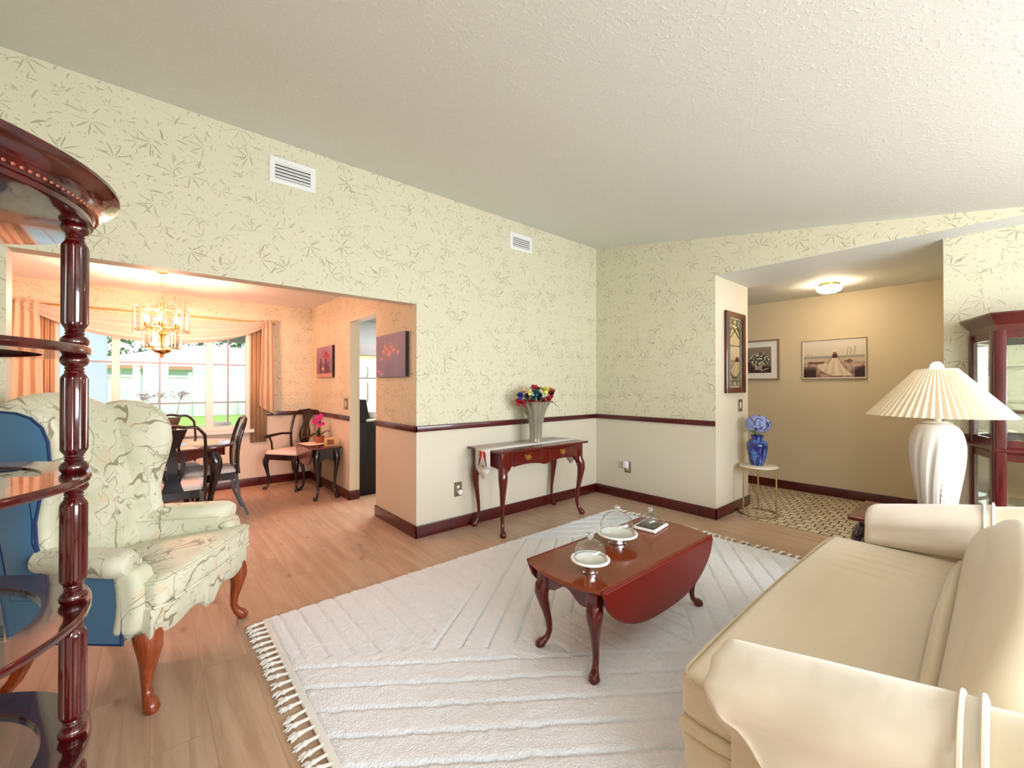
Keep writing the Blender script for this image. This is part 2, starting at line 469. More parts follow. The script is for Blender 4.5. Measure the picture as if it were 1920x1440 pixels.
M['paint_art'] = painted('printed canvas', .55)
M['lead'] = P('olive lead came', (96, 92, 64), .4, .3)
M['grey_box'] = P('taupe plastic', (140, 134, 132), .5)
M['vinyl'] = P('white vinyl fence', (230, 230, 242), .45)
M['grass'] = P('lawn grass', (150, 186, 92), .9, var=(3, .2))
M['tree'] = P('tree foliage', (96, 132, 92), .9, var=(5, .3))
M['roof'] = P('pale shingle roof', (206, 190, 186), .9, var=(8, .06))
M['fascia'] = P('salmon fascia', (214, 160, 134), .7)
M['stucco'] = P('pale blue stucco', (206, 228, 242), .8)
M['patio'] = P('patio concrete', (196, 196, 192), .8)
M['soffit'] = P('grey lanai soffit', (176, 186, 184), .7)
M['aluminium'] = P('almond aluminium', (226, 218, 206), .4, .1)
M['muntin'] = P('grey muntin', (150, 156, 168), .5)
M['plum'] = P('dusty plum petal', (186, 160, 176), .8)
M['stem'] = P('green stem', (104, 118, 88), .7)
# ------------------------------------------------------------------ the room
YA, XB, XC = 3.322, 4.268, 1.76          # far wall plane, right wall plane, dining right wall plane
CZ = lambda y: 2.44 + max(0, (y + .405) * .168)
XL, YB = -.60, -2.0                       # left wall, back wall
JL = -.565                                # left jamb of the wide opening
YW = 6.5                                  # dining window wall
SOF, HZ = 2.05, 2.44
T = .12

m = MB(); m.box(-1.9, 4.55, YB - .1, 7.6, -.06, 0); struct('floor', m, M['floor'], smooth=0)
m = MB(); m.box(4.55, 6.45, YB - .1, 3.5, -.06, .002); struct('floor_entry', m, M['mosaic'], smooth=0)
# vaulted living ceiling
m = MB()
m.prism([(YB - .1, 2.44), (-.405, 2.44), (YA + T, CZ(YA + T)), (YA + T, CZ(YA + T) + .1), (-.405, 2.54), (YB - .1, 2.54)], XL - .1, XB + .12, 'x')
struct('ceiling', m, M['ceiling'], smooth=0)
m = MB(); m.box(-1.95, XC + .02, YA + T, YW + .1, HZ, HZ + .08); struct('ceiling_dining', m, M['ceiling'], smooth=0)
m = MB(); m.box(XC + .02, 4.6, YA + T, 7.6, HZ, HZ + .08); struct('ceiling_kitchen', m, M['ceiling'], smooth=0)
m = MB(); m.box(XB + .0005, 6.4, YB - .1, 3.5, HZ - .001, HZ + .08); struct('ceiling_entry', m, M['ceiling'], smooth=0)

# far wall with the wide dining opening
m = MB(); zt = CZ(YA) + .03
m.box(-1.9, JL, YA, YA + T, 0, zt); m.box(XC, XB + .1, YA, YA + T, 0, zt); m.box(JL, XC, YA, YA + T, SOF, zt)
struct('wall_far', m, M['wallpaper'], smooth=0)
# right wall with entry opening
YP = 1.843
m = MB(); m.prism([(YA + T, 0), (YP, 0), (YP, HZ), (-.405, HZ), (YA + T, CZ(YA + T) + .05)], XB, XB + .1, 'x')
struct('wall_right', m, M['wallpaper'], smooth=0)
m = MB(); m.box(XB + .1, 5.095, YP, YA + T, 0, HZ); m.box(XB - .0005, XB + .101, YP - .001, YP + .0, 0, HZ - .001); struct('wall_entry_pier', m, M['paint'], smooth=0)
m = MB(); m.box(6.229, 6.33, YB - .1, 3.5, 0, HZ); struct('wall_entry_far', m, M['entry_paint'], smooth=0)
m = MB(); m.box(5.095, 6.229, 3.4, 3.5, 0, HZ); struct('wall_hall_end', m, M['entry_paint'], smooth=0)
m = MB(); m.box(4.522, 6.229, YB - .1, .268, 0, HZ); struct('wall_entry_right', m, M['wallpaper'], smooth=0)
# left wall
m = MB(); m.box(XL - .1, XL, YB - .1, YA, 0, CZ(YA) + .03); struct('wall_left', m, M['wallpaper'], smooth=0)
# back wall: window behind the camera, and a small one added as fill
W2 = (.85, 3.85, .85, 2.05); W_FILL = (-.42, .42, 1.15, 2.05)
m = MB()
m.box(XL - .1, W_FILL[0], YB - .1, YB, 0, HZ); m.box(W_FILL[1], W2[0], YB - .1, YB, 0, HZ); m.box(W2[1], 4.6, YB - .1, YB, 0, HZ)
for w in (W2, W_FILL): m.box(w[0], w[1], YB - .1, YB, 0, w[2]); m.box(w[0], w[1], YB - .1, YB, w[3], HZ)
struct('wall_back', m, M['wallpaper'], smooth=0)
def window(name, x0, x1, z0, z1, y0, y1, mull, hz, fr=.05, mat='aluminium', vm=()):
    m = MB()
    m.box(x0, x1, y0, y1, z0, z0 + fr); m.box(x0, x1, y0, y1, z1 - fr, z1)
    m.box(x0, x0 + fr, y0, y1, z0 + fr, z1 - fr); m.box(x1 - fr, x1, y0, y1, z0 + fr, z1 - fr)
    for a, b in mull: m.box(a, b, y0, y1, z0 + fr, z1 - fr)
    w = struct(name, m, M[mat], smooth=0)
    g = MB(); g.box(x0 + fr, x1 - fr, (y0 + y1) / 2 - .003, (y0 + y1) / 2 + .003, z0 + fr, z1 - fr)
    build(g, 'pane', M['pane'], w, smooth=0)
    if vm or hz:
        q = MB(); ym = (y0 + y1) / 2
        for x in vm: q.box(x - .009, x + .009, ym - .012, ym + .012, z0 + fr, z1 - fr)
        for z in hz: q.box(x0 + fr, x1 - fr, ym - .010, ym + .010, z - .009, z + .009)
        build(q, 'muntin', M['muntin'], w, smooth=0)
    return w
window('window_2', W2[0], W2[1], W2[2], W2[3], YB - .09, YB - .03, [(2.32, 2.38)], [1.5], vm=[1.65, 3.05])
window('window_fill', W_FILL[0], W_FILL[1], W_FILL[2], W_FILL[3], YB - .09, YB - .03, [], [1.6], vm=[0])  # added small window, there only to carry the fill light

# dining / kitchen shell
WX0, WX1, WZ0, WZ1 = -.80, 1.01, .76, 2.06
m = MB()
m.box(-1.9, WX0, YW, YW + .12, 0, HZ); m.box(WX1, XC + .05, YW, YW + .12, 0, HZ)
m.box(WX0, WX1, YW, YW + .12, 0, WZ0); m.box(WX0, WX1, YW, YW + .12, WZ1, HZ)
struct('wall_dining_far', m, M['wallpaper'], smooth=0)
m = MB(); m.box(-1.9, -1.8, YA + T, YW, 0, HZ); struct('wall_dining_left', m, M['wallpaper'], smooth=0)
DY0, DY1, DZ = 4.192, 4.947, 2.083
m = MB(); m.box(XC, XC + .115, YA + T, DY0, 0, HZ); m.box(XC, XC + .115, DY1, YW, 0, HZ); m.box(XC, XC + .115, DY0, DY1, DZ, HZ)
struct('wall_dining_right', m, M['wallpaper'], smooth=0)
m = MB(); m.box(XC - .0004, XC + .1155, DY1 - .001, DY1 + .0001, 0, DZ); m.box(XC - .0004, XC + .1155, DY0, DY0 + .001, 0, DZ)
m.box(XC - .0004, XC + .1155, DY0, DY1, DZ - .001, DZ); struct('trim_1', m, M['paint'], smooth=0)
m = MB(); m.box(JL - .0005, JL + .001, YA - .0005, YA + T + .0005, 0, SOF); m.box(JL, XC, YA - .0005, YA + T + .0005, SOF - .001, SOF + .0005)
struct('trim_2', m, M['paint'], smooth=0)
m = MB(); m.box(XC + .115, 4.6, 7.0, 7.1, 0, HZ); struct('wall_kitchen_far', m, M['kitchen_paint'], smooth=0)
m = MB(); m.box(4.5, 4.6, YA + T, 7.0, 0, HZ); struct('wall_kitchen_right', m, M['kitchen_paint'], smooth=0)
window('window_1', WX0, WX1, WZ0, WZ1, YW + .01, YW + .09, [(-.335, -.27), (.525, .60)], [1.12, 1.605], fr=.055, vm=[-.58, .08, .76])
m = MB(); m.box(WX0 - .03, WX1 + .03, YW - .06, YW + .02, WZ0 - .04, WZ0); struct('trim_3', m, M['aluminium'], smooth=0)

# baseboards and chair rails
bt, bh = .016, .108
def board(name, segs, z0, z1, t, mat='trim'):
    m = MB()
    for (ax, c, a, b, sg) in segs:          # ax: wall normal axis, c: plane, a..b extent, sg: side
        lo, hi = (c, c + sg * t) if sg > 0 else (c + sg * t, c)
        if ax == 'y': m.rbox(a, b, lo, hi, z0, z1, .004, 1)
        else: m.rbox(lo, hi, a, b, z0, z1, .004, 1)
    return struct(name, m, M[mat], smooth=30)
board('baseboard_far', [('y', YA, XC - bt, XB, -1), ('x', XC, YA - bt, DY0, -1)], 0, bh, bt)
board('baseboard_right', [('x', XB, YP - bt, YA, -1), ('y', YP, XB - bt, 5.095 + bt, -1)], 0, bh, bt)
board('baseboard_entry', [('x', 6.229, .27, 3.4, -1), ('x', 5.095, YP - bt, 3.4, 1)], 0, bh, bt)
board('baseboard_entry_right', [('x', 4.522, YB, .268, -1)], 0, bh, bt)
board('baseboard_dining_far', [('y', YW, -1.8, XC, -1)], 0, bh, bt)
board('baseboard_dining_right', [('x', XC, DY1 - bt, YW, -1), ('y', DY1, XC - bt, XC + .115, -1)], 0, bh, bt)
board('baseboard_left', [('x', XL, YB, YA, 1), ('y', YA, XL, JL, -1)], 0, bh, bt)
board('baseboard_back', [('y', YB, XL, 4.52, 1)], 0, bh, bt)
rt, r0, r1 = .022, .9275, .981
board('trim_4', [('y', YA, XC - rt, XB, -1), ('x', XC, YA - rt, DY0, -1)], r0, r1, rt)
board('trim_5', [('x', XB, YP, YA, -1)], r0, r1, rt)
board('trim_6', [('x', 4.522, YB, .268, -1)], r0, r1, rt)
board('trim_7', [('y', YW, -1.8, WX0 - .05, -1), ('y', YW, 1.03, XC, -1), ('x', XC, DY1, YW, -1)], r0, r1, rt)
board('trim_8', [('x', XL, YB, YA, 1)], r0, r1, rt)

# ------------------------------------------------------------------ outdoors beyond the dining window
m = MB(); m.box(-45, 45, YW + .12, 9.4, -.12, -.06); struct('floor_patio', m, M['patio'], smooth=0)
m = MB(); m.box(-45, 45, 9.4, 60, -.14, -.07)
tag(build(m, 'lawn', M['grass'], smooth=0), 'sunlit green lawn in front of the white fence', 'lawn', kind='stuff')
FY = 24.0
fr = thing('privacy_fence', 'white vinyl privacy fence seen through the dining window', 'fence', (0, FY, -.07))
m = MB(); m.box(-30, 30, FY, FY + .04, -.05, 1.72)
build(m, 'panel', M['vinyl'], fr, smooth=0)
m = MB(); m.rbox(-30, 30, FY - .03, FY + .07, 1.70, 1.80, .01, 1); build(m, 'top_rail', M['vinyl'], fr)
for k in range(-6, 8):
    x = 1.35 + k * 1.75
    m = MB(); m.rbox(x - .065, x + .065, FY - .06, FY + .07, -.05, 1.86, .008, 1)
    m.loft([[(x - .085, FY - .08, 1.86), (x + .085, FY - .08, 1.86), (x + .085, FY + .09, 1.86), (x - .085, FY + .09, 1.86)],
            [(x - .085, FY - .08, 1.89), (x + .085, FY - .08, 1.89), (x + .085, FY + .09, 1.89), (x - .085, FY + .09, 1.89)],
            [(x - .01, FY, 1.97), (x + .01, FY, 1.97), (x + .01, FY + .02, 1.97), (x - .01, FY + .02, 1.97)]])
    build(m, 'fence_post', M['vinyl'], fr)
hs = thing('neighbour_house', 'low house with a pale hipped shingle roof behind the fence', 'house', (2, 34, -.07))
m = MB(); m.box(-3.2, 16, 33, 44, -.07, 2.35); build(m, 'wall', M['stucco'], hs, smooth=0)
m = MB(); m.loft([[(-4, 32.2, 2.5), (17, 32.2, 2.5), (17, 45, 2.5), (-4, 45, 2.5)], [(2.2, 38.5, 4.3), (12, 38.5, 4.3), (12, 38.7, 4.3), (2.2, 38.7, 4.3)]])
build(m, 'roof', M['roof'], hs, smooth=0)
m = MB(); m.box(-4, 17, 32.15, 32.25, 2.32, 2.52); build(m, 'fascia', M['fascia'], hs, smooth=0)
def tree(x, y, h, w, lab):
    t = thing('garden_tree', lab, 'tree', (x, y, -.068), 0, 'trees behind the neighbouring roof')
    m = MB(); m.tube([(x, y, -.05), (x + .1, y, h * .35), (x - .1, y, h * .7)], [.22, .16, .08], 8); build(m, 'trunk', M['cherry'], t)
    m = MB()
    for k in range(150):
        a = RND.uniform(0, 2 * pi); e = RND.uniform(-.7, 1); rr = sqrt(max(0, 1 - e * e)) * RND.uniform(.5, 1)
        c = Vector((x + w * rr * cos(a), y + w * .8 * rr * sin(a), h * .66 + h * .33 * e)); s = RND.uniform(.22, .5)
        for q in range(7):
            d = Vector((RND.gauss(0, 1), RND.gauss(0, 1), RND.gauss(0, 1))).normalized(); p = c + d * s * .8
            u = d.orthogonal().normalized() * s * .45; v = d.cross(u).normalized() * s * .35
            m.add([p - u, p - v, p + u, p + v], [(0, 1, 2, 3)])
    build(m, 'crown', M['tree'], t, smooth=0)
tree(-3.2, 52, 6.6, 3.4, 'loose leafy tree left of the roof peak')
tree(4.6, 54, 7.6, 3.4, 'full leafy tree above the middle of the roof')
tree(12.6, 53, 7.6, 3.8, 'leafy tree above the right part of the roof')
# the lanai: soffit and a side wall of the same house
m = MB(); m.box(-.3, 12, YW + .12, 8.4, 2.42, 2.5); m.box(-.3, 12, 8.3, 8.45, 2.06, 2.5); struct('ceiling_lanai', m, M['soffit'], smooth=0)
m = MB(); m.box(-6, -.52, 8.98, 9.15, -.06, 2.5); struct('wall_lanai', m, M['stucco'], smooth=0)
pt = thing('patio_table', 'grey patio table on the concrete beyond the dining window', 'table', (.62, 8.2, -.06))
m = MB(); m.rbox(.22, 1.02, 7.8, 8.6, .62, .66, .015, 2); build(m, 'tabletop', M['muntin'], pt)
for dx, dy in ((-.34, -.34), (.34, -.34), (.34, .34), (-.34, .34)):
    m = MB(); m.tube([(.62 + dx, 8.2 + dy, .63), (.62 + dx * 1.1, 8.2 + dy * 1.1, -.06)], .018, 8); build(m, 'leg', M['muntin'], pt)
m = MB(); m.lathe([(.001, .662), (.10, .662), (.14, .70), (.15, .76), (.142, .76), (.13, .70), (.001, .69)], 24, Matrix.Translation((1.08 - .24, 8.06, 0)))
solo(m, 'planter_bowl', M['white_gloss'], 'white round bowl on the grey patio table', 'bowl', (.84, 8.06, .661))
for k, (px, h, lab) in enumerate(((-.14, 1.22, 'leftmost dried flower stalk outside the dining window'), (.02, 1.24, 'second dried flower stalk from the left outside the window'),
                                  (.235, 1.25, 'drooping dried flower stalk outside behind the window-side chair'))):
    PY = (7.2, 7.7, 7.2)[k]
    t = thing('flower_stalk', lab, 'plant', (px, PY, -.06), 0, 'dried flower stalks outside the dining window')
    m = MB(); m.tube([(px, PY, -.06), (px + .01, PY, .5), (px + .03, PY, .95), (px + .07, PY, h - .06)], [.006, .005, .004, .003], 6); build(m, 'stem', M['stem'], t)
    m = MB()
    for q in range(26):
        a = RND.uniform(0, 2 * pi); c = Vector((px + .07 + RND.gauss(.01, .036), PY + RND.gauss(0, .04), h - .03 + RND.gauss(0, .028)))
        m.ball(c, RND.uniform(.006, .012), 6, 4, (1.2, 1.2, .8))
        m.tube([(px + .07, PY, h - .07), c], .0015, 4)
    build(m, 'flower_head', M['plum'], t)

# ------------------------------------------------------------------ camera, light
cam = bpy.data.cameras.new('camera'); co = bpy.data.objects.new('camera', cam); COL.objects.link(co)
co.location = (0, 0, 1.33); co.rotation_euler = (radians(90.288), 0, radians(49.254 - 90))
cam.sensor_width = 36; cam.lens = 785.8234 * 36 / 1920; cam.clip_start = .02; cam.clip_end = 200
SC.camera = co
w = bpy.data.worlds.new('world'); SC.world = w; w.use_nodes = True
g = G(w.node_tree); bg = w.node_tree.nodes['Background']
sky = g.n('TexSky', sky_type='HOSEK_WILKIE'); sky.sun_direction = Vector((.35, -.5, .75)).normalized(); sky.turbidity = 4; sky.ground_albedo = .4
mixc = g.mix(.72, sky.outputs[0], (1.0, 1.0, 1.0, 1))
w.node_tree.links.new(mixc, bg.inputs['Color']); bg.inputs['Strength'].default_value = 1.8
def lamp(name, kind, loc, energy, col=(1, 1, 1), rot=(0, 0, 0), size=None, radius=None, spread=None):
    l = bpy.data.lights.new(name, kind); l.energy = energy; l.color = col
    if size: l.shape = 'RECTANGLE'; l.size, l.size_y = size
    if radius is not None: l.shadow_soft_size = radius
    if spread: l.spread = spread
    o = bpy.data.objects.new(name, l); COL.objects.link(o); o.location = loc; o.rotation_euler = rot; return o
# daylight through the window behind the camera, then the added window's fill
lamp('daylight_window_two', 'AREA', ((W2[0] + W2[1]) / 2, YB + .01, (W2[2] + W2[3]) / 2), 165, (.91, .95, 1), (radians(74), 0, 0), (W2[1] - W2[0] - .1, W2[3] - W2[2] - .1))
lamp('fill_window_light', 'AREA', ((W_FILL[0] + W_FILL[1]) / 2, YB + .01, (W_FILL[2] + W_FILL[3]) / 2), 45, (.91, .95, 1), (radians(80), 0, 0), (W_FILL[1] - W_FILL[0] - .1, W_FILL[3] - W_FILL[2] - .1))  # fill lamp that lifts the darker left of the far wall
# portal that guides sky light through the dining window
pl = lamp('dining_window_portal', 'AREA', ((WX0 + WX1) / 2, YW + .14, (WZ0 + WZ1) / 2), 1, (1, 1, 1), (radians(-90), 0, 0), (WX1 - WX0, WZ1 - WZ0)); pl.data.cycles.is_portal = True
sn = lamp('sun', 'SUN', (0, 20, 20), 2.0, (1, .96, .9)); sn.data.angle = .03
sn.rotation_euler = Vector((.5, .35, -.8)).to_track_quat('-Z', 'Y').to_euler()
SC.view_settings.view_transform = 'Standard'; SC.view_settings.look = 'None'; SC.view_settings.exposure = 0.25; SC.view_settings.gamma = 1
SC.view_settings.use_curve_mapping = False
SC.cycles.max_bounces = 8; SC.cycles.diffuse_bounces = 4; SC.cycles.glossy_bounces = 4; SC.cycles.transmission_bounces = 6; SC.cycles.transparent_max_bounces = 12
SC.cycles.use_adaptive_sampling = True; SC.cycles.adaptive_threshold = .03; SC.cycles.use_denoising = True; SC.cycles.caustics_reflective = False; SC.cycles.caustics_refractive = False
# ------------------------------------------------------------------ furniture helpers
def cabriole(m, top, h, out, rs=1.0, n=10, ball=False, lean=1.0):
    """cabriole leg: top=(x,y) centre at the height h+z0, out = outward direction in plan"""
    x, y, z0 = top; o = Vector((out[0], out[1], 0)).normalized() * lean
    prof = [(1.0, 0, .030), (.95, .004, .033), (.88, .016, .036), (.80, .021, .033), (.68, .014, .026), (.52, .000, .0195), (.36, -.012, .0155), (.22, -.016, .0135),
            (.13, -.008, .0135), (.085, .006, .016), (.055, .020, .021), (.03, .027, .0245), (.012, .028, .023), (0, .027, .018)]
    m.tube([(x + o.x * a * rs, y + o.y * a * rs, z0 + h * f) for f, a, r in prof], [r * rs for f, a, r in prof], n)
    return m
def rotM(loc, rz): return Matrix.Translation(Vector(loc)) @ Matrix.Rotation(rz, 4, 'Z')
def arcpts(cx, cy, rx, ry, a0, a1, n): return [(cx + rx * cos(radians(a0 + (a1 - a0) * i / n)), cy + ry * sin(radians(a0 + (a1 - a0) * i / n))) for i in range(n + 1)]
RUGZ = .022

# ------------------------------------------------------------------ rug
def rug():
    x0, x1, y0, y1 = .50, 3.72, .645, 2.715
    t = thing('area_rug', 'large white tufted rug with carved zigzag grooves and tasselled ends', 'rug', (2.1, 1.68, 0))
    m = MB(); nx, ny = 400, 257
    def groove(x, y):
        s = .1
        if y > 1.9 + (.56 * (x - 1.02) if x > 1.02 else -.62 * (x - 1.02)) and y > 1.9 and x < 2.45: d = ((x - .56) % .1) - .05; return abs(d) / .05
        if x > 2.35 and y > 2.72 - .75 * (x - 2.35) + .0 and y > 2.0: d = ((x * .6 + y * .8) % .125) - .0625; return abs(d) / .0625
        if y > 1.02 + .7 * abs(x - 2.1) and y < 1.62: d = ((x - 2.1) % .105) - .0525; return abs(d) / .0525
        if y < 1.86 - .74 * (x - 1.05) or (x < 2.1 and y < 1.05): d = ((x * .595 + y * .804) % .135) - .0675; return abs(d) / .0675
        d = ((-x * .575 + y * .818) % .128) - .064; return abs(d) / .064
    for i in range(nx + 1):
        for j in range(ny + 1):
            x = x0 + (x1 - x0) * i / nx; y = y0 + (y1 - y0) * j / ny
            g_ = groove(x, y); p = 1 - max(0, (g_ - .80) / .20)
            e = min(1, min(x - x0, x1 - x, y - y0, y1 - y) / .02 + .25)
            nzv = noise.noise(Vector((x * 34, y * 34, 0))) * .0026 + noise.noise(Vector((x * 9, y * 9, 3))) * .002
            z = .004 + (.0135 * p + nzv * 1.3 + .001) * e
            wob = noise.noise(Vector((x * 14, y * 14, 7))) * .006
            m.v.append(Vector((x + (wob if 0 < i < nx else wob * .6), y + wob * (1 if 0 < j < ny else .8), min(.0212, max(.004, z)))))
    for i in range(nx):
        for j in range(ny):
            a = i * (ny + 1) + j
            m.f.append([a, a + ny + 1, a + ny + 2, a + 1]); m.mi.append(0)
    o0 = len(m.v)
    m.box(x0 + .004, x1 - .004, y0 + .004, y1 - .004, .001, .005)
    build(m, 'pile', M['rug'], t, smooth=70)
    m = MB(); m.rbox(x0 - .022, x0 + .01, y0, y1, .001, .013, .005, 2); build(m, 'woven_border', M['fringe'], t)
    m = MB(); m.rbox(x1 - .01, x1 + .022, y0, y1, .001, .013, .005, 2); build(m, 'woven_border', M['fringe'], t)
    for side, xe, sg in ((0, x0 - .02, -1), (1, x1 + .02, 1)):
        y = y1 - .03
        while y > y0 + .02:
            m = MB(); L = RND.uniform(.036, .05); dy = RND.uniform(-.014, .014)
            m.tube([(xe + .006 * -sg, y, .009), (xe + sg * L * .5, y + dy * .5, .011), (xe + sg * L, y + dy, .011)], [.0065, .006, .008], 7)
            m.ball((xe + sg * (L + .004), y + dy, .0105), .0115, 8, 6, (1, 1, .9))
            for q in range(9):
                a = RND.uniform(-.75, .75); l2 = RND.uniform(.022, .042); zz = RND.uniform(.004, .012)
                p0 = Vector((xe + sg * (L + .006), y + dy, .011)); p2 = p0 + Vector((sg * l2 * cos(a), l2 * sin(a), zz - .011))
                pm = (p0 + p2) / 2 + Vector((0, RND.uniform(-.006, .006), .003))
                m.tube([p0, pm, p2], [.005, .0048, .0026], 5)
            build(m, 'tassel', M['fringe'], t); y -= .056 + RND.uniform(-.006, .006)
rug()

# ------------------------------------------------------------------ wing chair
WR = atan2(.826, .563)
def wing_chair():
    t = thing('wingback_chair', 'wingback armchair in pale green branch fabric with slate blue outer panels', 'armchair', (.22, 2.545, 0), WR)
    Fm, Bm = M['floral'], M['blue']
    def B(mb, n, mt, **k): return build(mb, n, mt, t, world=False, **k)
    # seat deck and front rail with shaped lower edge
    m = MB()
    low = lambda x: .295 - .012 * cos(x * 26) * (abs(x) < .3) - (.035 * max(0, 1 - abs(abs(x) - .02) / .05))
    xs = [-.375 + .75 * i / 40 for i in range(41)]
    m.loft([[(x, .0 + .02 * (x / .37) ** 2, low(x)), (x, -.012 + .02 * (x / .37) ** 2, low(x) + .012), (x, -.012 + .02 * (x / .37) ** 2, .405), (x, .01, .42), (x * .74, .56, .42), (x * .74, .56, .30), (x, .05, .30)] for x in xs])
    B(m, 'seat_frame', Fm, smooth=50)
    m = MB()
    def puff(q):
        u = q.x / .36; v = (q.y - .28) / .3
        k = max(0, 1 - u * u) * max(0, 1 - v * v * .8)
        z = q.z + (.03 * k if q.z > .47 else 0) - .05 * max(0, q.y - .1) / .4
        y = q.y - (.02 * max(0, 1 - u * u) if q.y < .1 else 0)
        x = q.x * (1.0 if q.y < .06 else (.82 if q.y > .10 else 1 - .18 * (q.y - .06) / .04) * (1 - .14 * max(0, q.y - .1) / .4))
        return (x, y, z)
    m.rbox(-.365, .365, -.02, .50, .415, .535, .035, 3, 14, puff); B(m, 'seat_cushion', Fm, smooth=60)
    m = MB()
    for z in (.425, .525):
        m.tube([(-.362, .09, z), (-.362, .0, z), (-.335, -.022, z), (0, -.04, z), (.335, -.022, z), (.362, .0, z), (.362, .09, z)], .006, 6)
    B(m, 'welt', Fm)
    # inside back
    m = MB(); rings = []
    N = 26
    for i in range(N + 1):
        x = -.285 + .57 * i / N; u = x / .285
        zt = 1.30 - .085 * abs(u) ** 2.2
        f = lambda z: .475 + (z - .45) * .205 - .02 * u * u - .018 * (1 - u * u) * sin(min(1, max(0, (z - .5) / .8)) * pi)
        ring = []
        for k in range(13):
            z = .44 + (zt - .05 - .44) * k / 12; ring.append((x, f(z), z))
        for k in range(1, 6):
            a = pi * k / 6; ring.append((x, f(zt) + .055 - .055 * cos(a), zt - .05 + .05 * sin(a)))
        for k in range(12, -1, -2):
            z = .44 + (zt - .05 - .44) * k / 12; ring.append((x, f(z) + .11, z))
        rings.append(ring)
    m.loft(rings); B(m, 'backrest', Fm, smooth=60)
    # outer back panel
    m = MB()
    rings = []
    for i in range(11):
        x = -.34 + .68 * i / 10; zt = 1.23 - .07 * (x / .34) ** 2
        rings.append([(x * .86, .56 + (z - .45) * .205 + .02, z) for z in [.30 + (zt - .30) * k / 10 for k in range(11)]] + [(x * .86, .56 + (z - .45) * .205, z) for z in [zt - (zt - .30) * k / 10 for k in range(11)]])
    m.loft(rings); B(m, 'outer_back', Bm, smooth=50)
    # wings
    wing = [(.40, .60), (.425, .70), (.43, .78), (.415, .86), (.39, .95), (.375, 1.03), (.382, 1.11), (.412, 1.18), (.465, 1.225), (.53, 1.248), (.60, 1.255), (.66, 1.245), (.715, 1.215),
            (.71, 1.12), (.67, .92), (.625, .70), (.575, .44), (.42, .44)]
    for sgn in (-1, 1):
        def fl(y, z): return sgn * (.305 - .10 * (y - .38))
        def ring(pts, dx): return [(fl(y, z) + sgn * dx, y, z) for y, z in pts]
        m = MB(); ins = inset(wing, .022); in2 = inset(wing, .006)
        m.loft([ring(ins, -.035), ring(in2, -.024), ring(wing, -.004), ring(wing, .016), ring(in2, .03), ring(ins, .036)])
        B(m, 'wing', Fm, smooth=60)
        pan = inset(wing, .030); m = MB(); m.loft([ring(pan, .03), ring(pan, .043), ring(inset(pan, .008), .048)])
        B(m, 'outer_wing', Bm, smooth=45)
        m = MB(); m.tube(ring(pan, .040), .006, 6, loop=True); B(m, 'wing_welt', M['blue_welt'])
        # arm: padded roll that swells to the front, with a scrolled front and a post below
        m = MB(); rings = []
        for i in range(15):
            s = i / 14; y = .085 + .37 * s
            w = .066 + .014 * sin(pi * (1 - s)) - .010 * s; h = .056 - .008 * s; cx = sgn * (.315 + .055 * (1 - s)); cz = .612 + .012 * s
            e = 1 if i > 1 else (.72, .95)[i]
            rings.append([(cx + sgn * w * e * cos(a), y - (0 if i else .0), cz + h * e * sin(a)) for a in [2 * pi * j / 20 for j in range(20)]])
        m.loft(rings); B(m, 'arm_roll', Fm, smooth=60)
        m = MB(); m.loft([[(sgn * a * k, y, z) for a, z in ((.275, .41), (.365, .41), (.365, .60), (.275, .60))] for y, k in ((.11, 1), (.50, .82))]); B(m, 'arm_panel', Fm)
        m = MB(); x0, x1 = sorted((sgn * .285, sgn * .385))
        m.rbox(x0 - (.012 if sgn < 0 else 0), x1 + (.012 if sgn > 0 else 0), .050, .15, .325, .59, .032, 3, 3, lambda q: (q.x, q.y - .014 * max(0, 1 - ((q.z - .46) / .12) ** 2), q.z)); B(m, 'arm_post', Fm, smooth=60)
        # blue side below the arm
        side = [(.10, .30), (.105, .56), (.42, .585), (.465, .70), (.465, .79), (.48, .86), (.665, .86), (.625, .70), (.58, .45), (.555, .30)]
        fs = lambda y: sgn * (.392 - .044 * max(0, min(1, (y - .1) / .28)) - .10 * max(0, y - .38))
        m = MB(); m.loft([[(fs(y) - sgn * .010, y, z) for y, z in side], [(fs(y), y, z) for y, z in side]]); B(m, 'outer_side', Bm, smooth=30)
        m = MB(); m.tube([(fs(y), y, z) for y, z in ((.625, .70), (.58, .45), (.555, .30), (.33, .30), (.10, .30), (.105, .56))], .006, 6); m.tube([(fs(y), y, z) for y, z in ((.42, .60), (.465, .70), (.465, .79), (.475, .86))], .006, 6); B(m, 'side_welt', M['blue_welt'])
        # legs
        m = MB(); o = Vector((sgn * .55, -.85, 0)).normalized()
        x, y = sgn * .335, .045
        prof = [(.315, -.006, (.05, .05)), (.29, .004, (.05, .05)), (.25, .012, (.044, .044)), (.20, .006, (.033, .033)), (.14, -.006, (.023, .023)), (.085, -.010, (.0175, .0175)),
                (.05, .004, (.020, .020)), (.03, .024, (.027, .027)), (.012, .034, (.029, .029)), (0, .032, (.022, .022))]
        m.tube([(x + o.x * a, y + o.y * a, z) for z, a, r in prof], [r for z, a, r in prof], 14); B(m, 'leg', M['cherry'], smooth=60)
        m = MB(); m.tube([(sgn * .255, .52, .32), (sgn * .258, .55, .22), (sgn * .26, .60, .11), (sgn * .265, .69, 0)], [.030, .027, .024, .022], 4); B(m, 'leg', M['cherry'])
wing_chair()

